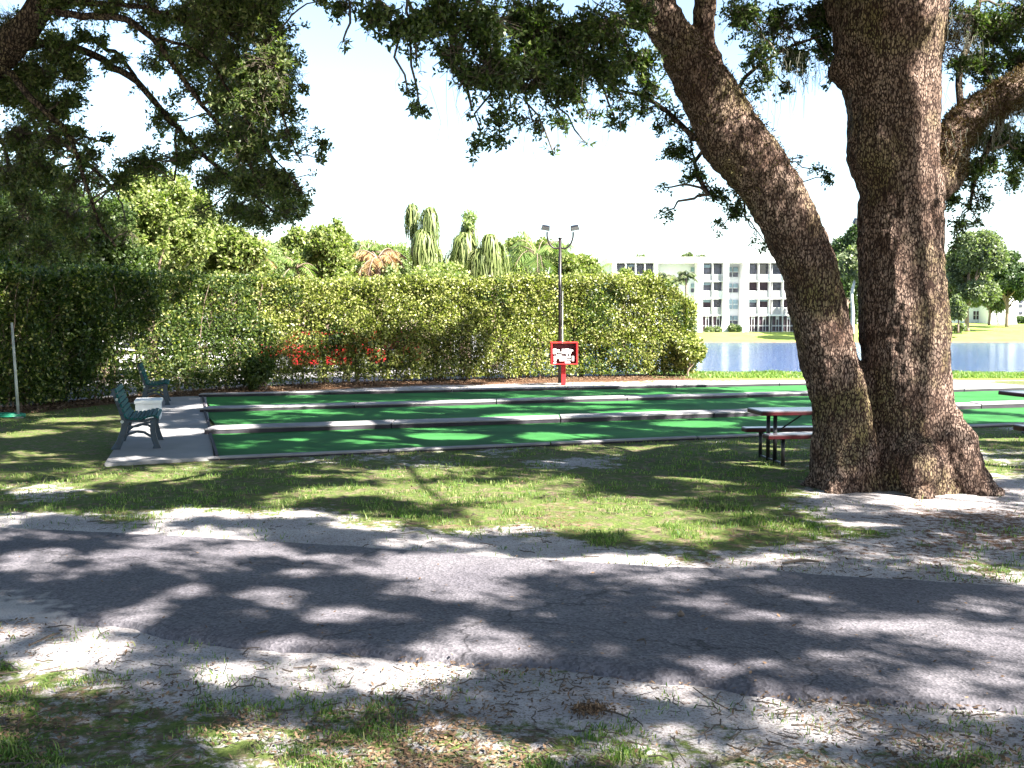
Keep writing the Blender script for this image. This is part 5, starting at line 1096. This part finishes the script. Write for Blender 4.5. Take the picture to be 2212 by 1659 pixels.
# two rows of blurred white pieces, sized as they stand in the box
z1, z2 = Hs - .235, Hs - .44
for x, w, h, dz in ((-.27, .11, .15, 0), (-.18, .10, .05, .03), (-.13, .12, .03, -.03), (-.02, .10, .14, 0), (.08, .12, .15, 0), (.17, .06, .13, 0), (.21, .09, .045, .025)): pce(x, z1 + dz, w, h)
mb.build('upper_pieces', M['whitebox'], sg, bevel=.012); mb = MB()
for x, w, h, dz in ((-.26, .08, .15, 0), (-.19, .12, .07, .03), (-.08, .12, .15, 0), (.02, .10, .14, .0), (.11, .16, .045, .045), (.12, .14, .035, -.03), (.26, .08, .15, 0), (-.27, .08, .05, -.12), (.10, .16, .04, -.11), (-.15, .14, .04, .10), (.08, .035, .06, .11), (.16, .035, .06, .11)): pce(x, z2 + dz, w, h)
mb.build('lower_pieces', M['whitebox'], sg, bevel=.012)
def lamp_post(label, base, H, wd):
    root = empty('lamp_post', (base.x, base.y, 0), label, 'lamp post', group='twin headed lamp posts')
    mb = MB(); mb.tube([(0, 0, -.05), (0, 0, H - .12)], [.05, .042], 12); mb.tube([(0, 0, H - .12), (0, 0, H - .08)], [.06, .055], 12); mb.build('pole', M['brownpole'], root, smooth=True)
    mb = MB(); mb.tube([(.075, -.02, .3), (.075, -.02, H * .62)], .018, 6); mb.build('conduit', M['greypipe'], root)
    for s_ in (-1, 1):
        pts = [(0, 0, H - .38), (s_ * wd * .35, 0, H - .40), (s_ * wd * .68, 0, H - .30), (s_ * wd * .88, 0, H - .10), (s_ * wd * .90, 0, H + .08)]
        p, r = catmull(pts, [.026] * 5, .06); mb = MB(); mb.tube(p, r, 8); mb.build('arm', M['brownpole'], root, smooth=True)
        mb = MB(); Mx = Matrix.Translation((s_ * wd * 1.0, -.05, H + .20)) @ Matrix.Rotation(R(-10 * s_), 4, 'Y') @ Matrix.Rotation(R(20), 4, 'X')
        mb.box((0, 0, 0), (.26, .17, .13), Mx, taper=.15); h = mb.build('lamp_head', M['black'], root, bevel=.01)
        mb = MB(); mb.box((0, -.09, -.005), (.22, .012, .10), Mx); mb.build('lens', M['lamp'], h)
    return root
lb = G(1209, 826.5)
lamp_post('brown twin floodlight post standing in front of the hedge', lb, P(1209, 516, lb.y).z + .12, 31 * PX(lb.y))
lb2 = Vector((P(1874, 840, 26.5).x, 26.5, 0))
lamp_post('twin floodlight post whose left head peeps out behind the right oak stem', lb2, P(1874, 497, 26.5).z, 28 * PX(26.5))
# ------------------------------------------------------------ thin pole and hose at the left
q = G(40, 901)
pl = empty('thin_pole', (q.x, q.y, 0), 'thin pale pole leaning slightly in front of the dark bushes at the left', 'pole')
mb = MB(); mb.tube([(0, 0, 0), (-.03, 0, .8), (-.075, 0, 1.85)], [.03, .026, .022], 10); mb.build('shaft', M['greypipe'], pl, smooth=True)
mb = MB(); mb.tube([(0, 0, -.02), (0, 0, .03)], .09, 14); mb.build('foot', M['greypipe'], pl)
mb = MB(); pts = [(.3 * math.cos(t) * (1 + .05 * math.sin(3 * t)) - .15, .22 * math.sin(t), .02 + t * .0035) for t in np.linspace(0, 18, 90)]; mb.tube(pts, .014, 6)
tag(mb.build('garden_hose', M['hose'], None, smooth=True, M=Matrix.Translation((q.x, q.y - .1, 0))), 'green garden hose coiled at the foot of the thin pale pole', 'hose')

# ------------------------------------------------------------ picnic tables
def picnic(label, seats=True):
    root = empty('picnic_table', (0, 0, 0), label, 'picnic table', group='picnic tables beside the court')
    Lt = 1.85
    def plank(name, y0, y1, z, x0, x1):
        mb = MB(); mb.box(((x0 + x1) / 2, (y0 + y1) / 2, z - .012), (x1 - x0, y1 - y0, .024)); t = mb.build(name, M['tabletop'], root, bevel=.006)
        mb = MB(); e = .004
        for a in (y0, y1): mb.box(((x0 + x1) / 2, a, z - .038), (x1 - x0 + e, .02, .05))
        for a in (x0, x1): mb.box((a, (y0 + y1) / 2, z - .038), (.02, y1 - y0 - .022, .05))
        mb.build('rim', M['tablered'], t, bevel=.005)
    plank('tabletop', -.36, .36, .755, -Lt / 2, Lt / 2); 
    if seats: plank('seat', .40, .66, .45, -Lt / 2, Lt / 2); plank('seat', -.66, -.40, .45, -Lt / 2, Lt / 2)
    ins = .24 if seats else .62
    for x in (-Lt / 2 + ins, Lt / 2 - ins):
        for y in (-.53, .53) if seats else ():
            mb = MB(); mb.tube([(x, y, .0), (x, y, .41)], .026, 10); mb.build('leg', M['black'], root, smooth=True)
            mb = MB(); mb.box((x, y, .412), (.20, .22, .016)); mb.build('bracket', M['tablered'], root)
        for y in (-.16, .16):
            mb = MB(); mb.tube([(x, y, .0), (x, y, .73)], .028, 10); mb.build('leg', M['black'], root, smooth=True)
        mb = MB(); mb.box((x, 0, .725), (.07, .60, .022)); mb.build('top_bar', M['black'], root); mb = MB(); mb.tube([(x, -.56, .03), (x, .56, .03)], .016, 8); mb.build('foot_bar', M['black'], root)
        if not seats: continue
        mb = MB(); mb.tube([(x, -.53, .37), (x, .53, .37)], .014, 8); mb.build('seat_bar', M['black'], root)
    mb = MB(); mb.tube([(-Lt / 2 + .24, 0, .38), (-.18, 0, .72)], .011, 8); mb.tube([(Lt / 2 - .24, 0, .38), (.18, 0, .72)], .011, 8); mb.build('brace', M['black'], root)
    return root
t1 = picnic('red edged picnic table half hidden behind the left stem of the oak')
# leg feet: far bench leg (1632,989) ... near bench leg (1699,1005)
a, b = G(1634, 989), G(1699, 1005); mid = (a + b) / 2
t1.rotation_euler = (0, 0, R(7)); t1.scale = (1.0, .80, .95)
t1.location = (mid.x + .68, mid.y + .08, 0)
t2 = picnic('dark edged table cut by the right edge of the view with only its corner showing', seats=False)
t2.rotation_euler = (0, 0, R(12)); t2.location = (8.98, 17.3, 0)
bb = empty('low_bench', (8.0, 14.95, 0), 'low dark red bench whose end just shows at the right edge near the court border', 'bench', rz=R(6))
mb = MB(); mb.box((0, 0, .44), (1.8, .26, .03)); mb.build('seat', M['tabletop'], bb, bevel=.006)
mb = MB(); mb.box((0, -.13, .41), (1.8, .02, .06)); mb.box((-.9, 0, .41), (.02, .24, .06)); mb.build('rim', M['tablered'], bb)
for x in (-.6, .6): mb = MB(); mb.tube([(x, 0, 0), (x, 0, .42)], .028, 10); mb.build('leg', M['black'], bb, smooth=True)

# ------------------------------------------------------------ grass, litter, twigs
def scatter(n, seed, y0, y1, power=1.6):
    r = np.random.default_rng(seed); u = r.uniform(0, 1, n); y = (y0 ** -power + u * (y1 ** -power - y0 ** -power)) ** (-1 / power)
    x = r.uniform(-1.12, 1.12, n) * (y * 1106 / F_PX + .4); return x, y, r
def blades(name, x, y, z, h, w, r, mat, per=1):
    n = len(x); d = r.normal(size=(n, 2)) * .38; a = r.uniform(0, 2 * np.pi, n); s = np.c_[np.cos(a), np.sin(a), np.zeros(n)] * w[:, None] / 2
    b = np.c_[x, y, z]; m = b + np.c_[d * h[:, None] * .45, h * .62]; t = b + np.c_[d * h[:, None] * 1.15, h * .92]
    V = np.stack([b - s, b + s, m + s * .75, t, m - s * .75], 1)
    V4 = np.stack([b - s, b + s, m + s * .7, m - s * .7], 1).reshape(-1, 3); T = np.stack([m - s * .7, m + s * .7, t, t], 1)
    V = np.concatenate([V4.reshape(n, 4, 3), T[:, 2:3]], 1).reshape(-1, 3)
    base = np.arange(n)[:, None] * 5
    F1 = base + np.array([[0, 1, 2, 3]]); me_F = np.concatenate([F1, base + np.array([[3, 2, 4, 4]])]).astype(np.int32)
    # triangles for the tips
    me = bpy.data.meshes.new(name); me.vertices.add(len(V)); me.vertices.foreach_set('co', V.astype(np.float32).ravel())
    q = F1.astype(np.int32); t3 = (base + np.array([[3, 2, 4]])).astype(np.int32)
    me.loops.add(q.size + t3.size); me.loops.foreach_set('vertex_index', np.r_[q.ravel(), t3.ravel()])
    me.polygons.add(2 * n); me.polygons.foreach_set('loop_start', np.r_[np.arange(0, q.size, 4), q.size + np.arange(0, t3.size, 3)].astype(np.int32))
    me.polygons.foreach_set('loop_total', np.r_[np.full(n, 4), np.full(n, 3)].astype(np.int32)); me.update(); me.materials.append(mat)
    o = bpy.data.objects.new(name, me); COL.objects.link(o); return tag(o, kind='stuff')
x, y, r = scatter(620000, 301, 3.9, 24)
onp = (y > yn(x) - .04) & (y < yf(x) + .06); crt = (x > -8.4) & (y > court_near(x) - .05)
pad = (x > -7.8) & (y > 14.0) & (x < -3)
gd = 1 - sand_mask(x, y); pat = fbm(np.c_[x, y], 2.6, 61); tuft = vnoise(np.c_[x, y], 6.5, 62)
pr = np.clip(gd * 1.35 - .22, .07, 1) * np.where(y < yn(x), .55, 1) * sstep(pat, .38, .62) * (.35 + .85 * (tuft > .5)) 
keep = (r.uniform(0, 1, len(x)) < pr) & ~onp & ~crt & ~pad
x, y, tuft = x[keep], y[keep], tuft[keep]; h = r.uniform(.016, .046, len(x)) * (.6 + .9 * tuft) * np.where(y < yn(x), .75, 1) * np.where(r.uniform(0, 1, len(x)) < .03, 1.8, 1); z = np.zeros(len(x)) - .008
print('grass blades', len(x))
blades('grass', x, y, z, h, r.uniform(.004, .008, len(x)) * (1 + y * .035), r, M['grass'])
# rough grass along the near bank of the lake and around the court
x2 = r.uniform(4.5, 26, 26000); y2 = r.uniform(33, 37.3, 26000)
pl_ = (y2 > 33.6 + .0 * x2) | (x2 > 22)
x2, y2 = x2[pl_], y2[pl_]; blades('bank_grass', x2, y2, np.zeros(len(x2)) - .01, r.uniform(.03, .10, len(x2)) * (.5 + vnoise(np.c_[x2, y2], .8, 64)), np.full(len(x2), .028), r, M['grass'])
def flecks(name, x, y, z, L, W, r, mat):
    n = len(x); a = r.uniform(0, 2 * np.pi, n); d = np.c_[np.cos(a), np.sin(a), r.normal(size=n) * .28]; s = np.c_[-np.sin(a), np.cos(a), r.normal(size=n) * .28]
    c = np.c_[x, y, z]; L = L[:, None]; W = W[:, None]
    V = np.stack([c - d * L / 2, c + s * W / 2, c + d * L / 2, c - s * W / 2], 1).reshape(-1, 3)
    return tag(npmesh(name, V, np.arange(n * 4).reshape(n, 4), mat), kind='stuff')
x, y, r = scatter(100000, 303, 3.9, 22)
lm = np.clip(.05 + .9 * (fbm(np.c_[x, y], 1.3, 66) - .50) * 2, .02, 1); dn_ = yn(x) - y; df_ = y - yf(x)
onp = (dn_ < .0) & (df_ < .0); lm = np.where(onp, .012, lm); lm = np.where((dn_ > 0) & (dn_ < .7), lm * .6, lm)
crt = (x > -8.4) & (y > court_near(x) - .02); lm = np.where(crt, .02, lm)
keep = r.uniform(0, 1, len(x)) < lm; x, y = x[keep], y[keep]
print('litter', len(x))
flecks('leaf_litter', x, y, np.where((y > yn(x)) & (y < yf(x)), .040, .012), r.uniform(.018, .045, len(x)), r.uniform(.008, .018, len(x)), r, M['litter'])
n = 16000; sI = r.uniform(0, 1, n); x = np.interp(sI, np.linspace(0, 1, len(hx)), hx); y = np.interp(sI, np.linspace(0, 1, len(hy)), hy) - r.normal(size=n) * .7 - .1
flecks('hedge_litter', x, y, np.full(n, .01) + r.uniform(0, .03, n), r.uniform(.04, .11, n), r.uniform(.02, .05, n), r, M['litter'])
# twigs and small wood chips on the sand: short crooked sticks
x, y, r = scatter(1700, 305, 4.0, 13); kp = ~((y > yn(x) - .05) & (y < yf(x) + .05)) & (y < court_near(x) - .1); x, y = x[kp], y[kp]; n = len(x)
a = r.uniform(0, 2 * np.pi, n); L = r.uniform(.03, .15, n) * np.where(r.uniform(0, 1, n) < .06, 2.2, 1); t = np.linspace(-.5, .5, 4)[None, :]
path = np.stack([x[:, None] + np.cos(a)[:, None] * L[:, None] * t, y[:, None] + np.sin(a)[:, None] * L[:, None] * t, np.full((n, 4), .010)], -1) + r.normal(size=(n, 4, 3)) * np.array([.008, .008, .003])
V, F = tubes_np(path, np.full((n, 4), .0028) * r.uniform(.6, 1.6, (n, 1)), 4); tag(npmesh('fallen_twigs', V, F, M['twig']), kind='stuff')
def stick(label, a, b, w=.014, z=.02):
    p0, p1 = G(*a), G(*b); m_ = (p0 + p1) / 2 + Vector((.02, .03, 0)); p, q = catmull([p0 + Vector((0, 0, z)), m_ + Vector((0, 0, z + .012)), p1 + Vector((0, 0, z))], [w * .6, w, w * .5], .05)
    mb = MB(); mb.tube(p, q, 6); tag(mb.build('fallen_branch', M['twig'], smooth=True), label, 'branch', 'broken sticks on the ground')
stick('dark broken branch lying on sand just beyond the path below the oak', (1690, 1222), (1770, 1219)); stick('thin crooked branch on bright sand at the left edge of the path', (66, 1400), (130, 1374), .008); stick('short stick on the sand in the near left foreground', (540, 1385), (585, 1372), .009)
stick('short brown stick on the asphalt near the far right crack', (1375, 1402), (1395, 1409), .007, .05)
q = G(1470, 1345); mb = MB(); mb.tube([(q.x - .02, q.y, .05), (q.x, q.y, .062), (q.x + .022, q.y, .05)], [.012, .024, .010], 7); tag(mb.build('pine_cone', M['rail'], smooth=True), 'small dark cone lying alone on the asphalt path', 'cone')
q = G(1275, 1538)
r = np.random.default_rng(306)
V, F = leaf_quads(np.array([q.x, q.y, .02]) + r.normal(size=(420, 3)) * np.array([.055, .04, .006]), .026, .010, None, 0, r); tag(npmesh('dead_leaf_clump', V, F, M['litter']), kind='stuff')
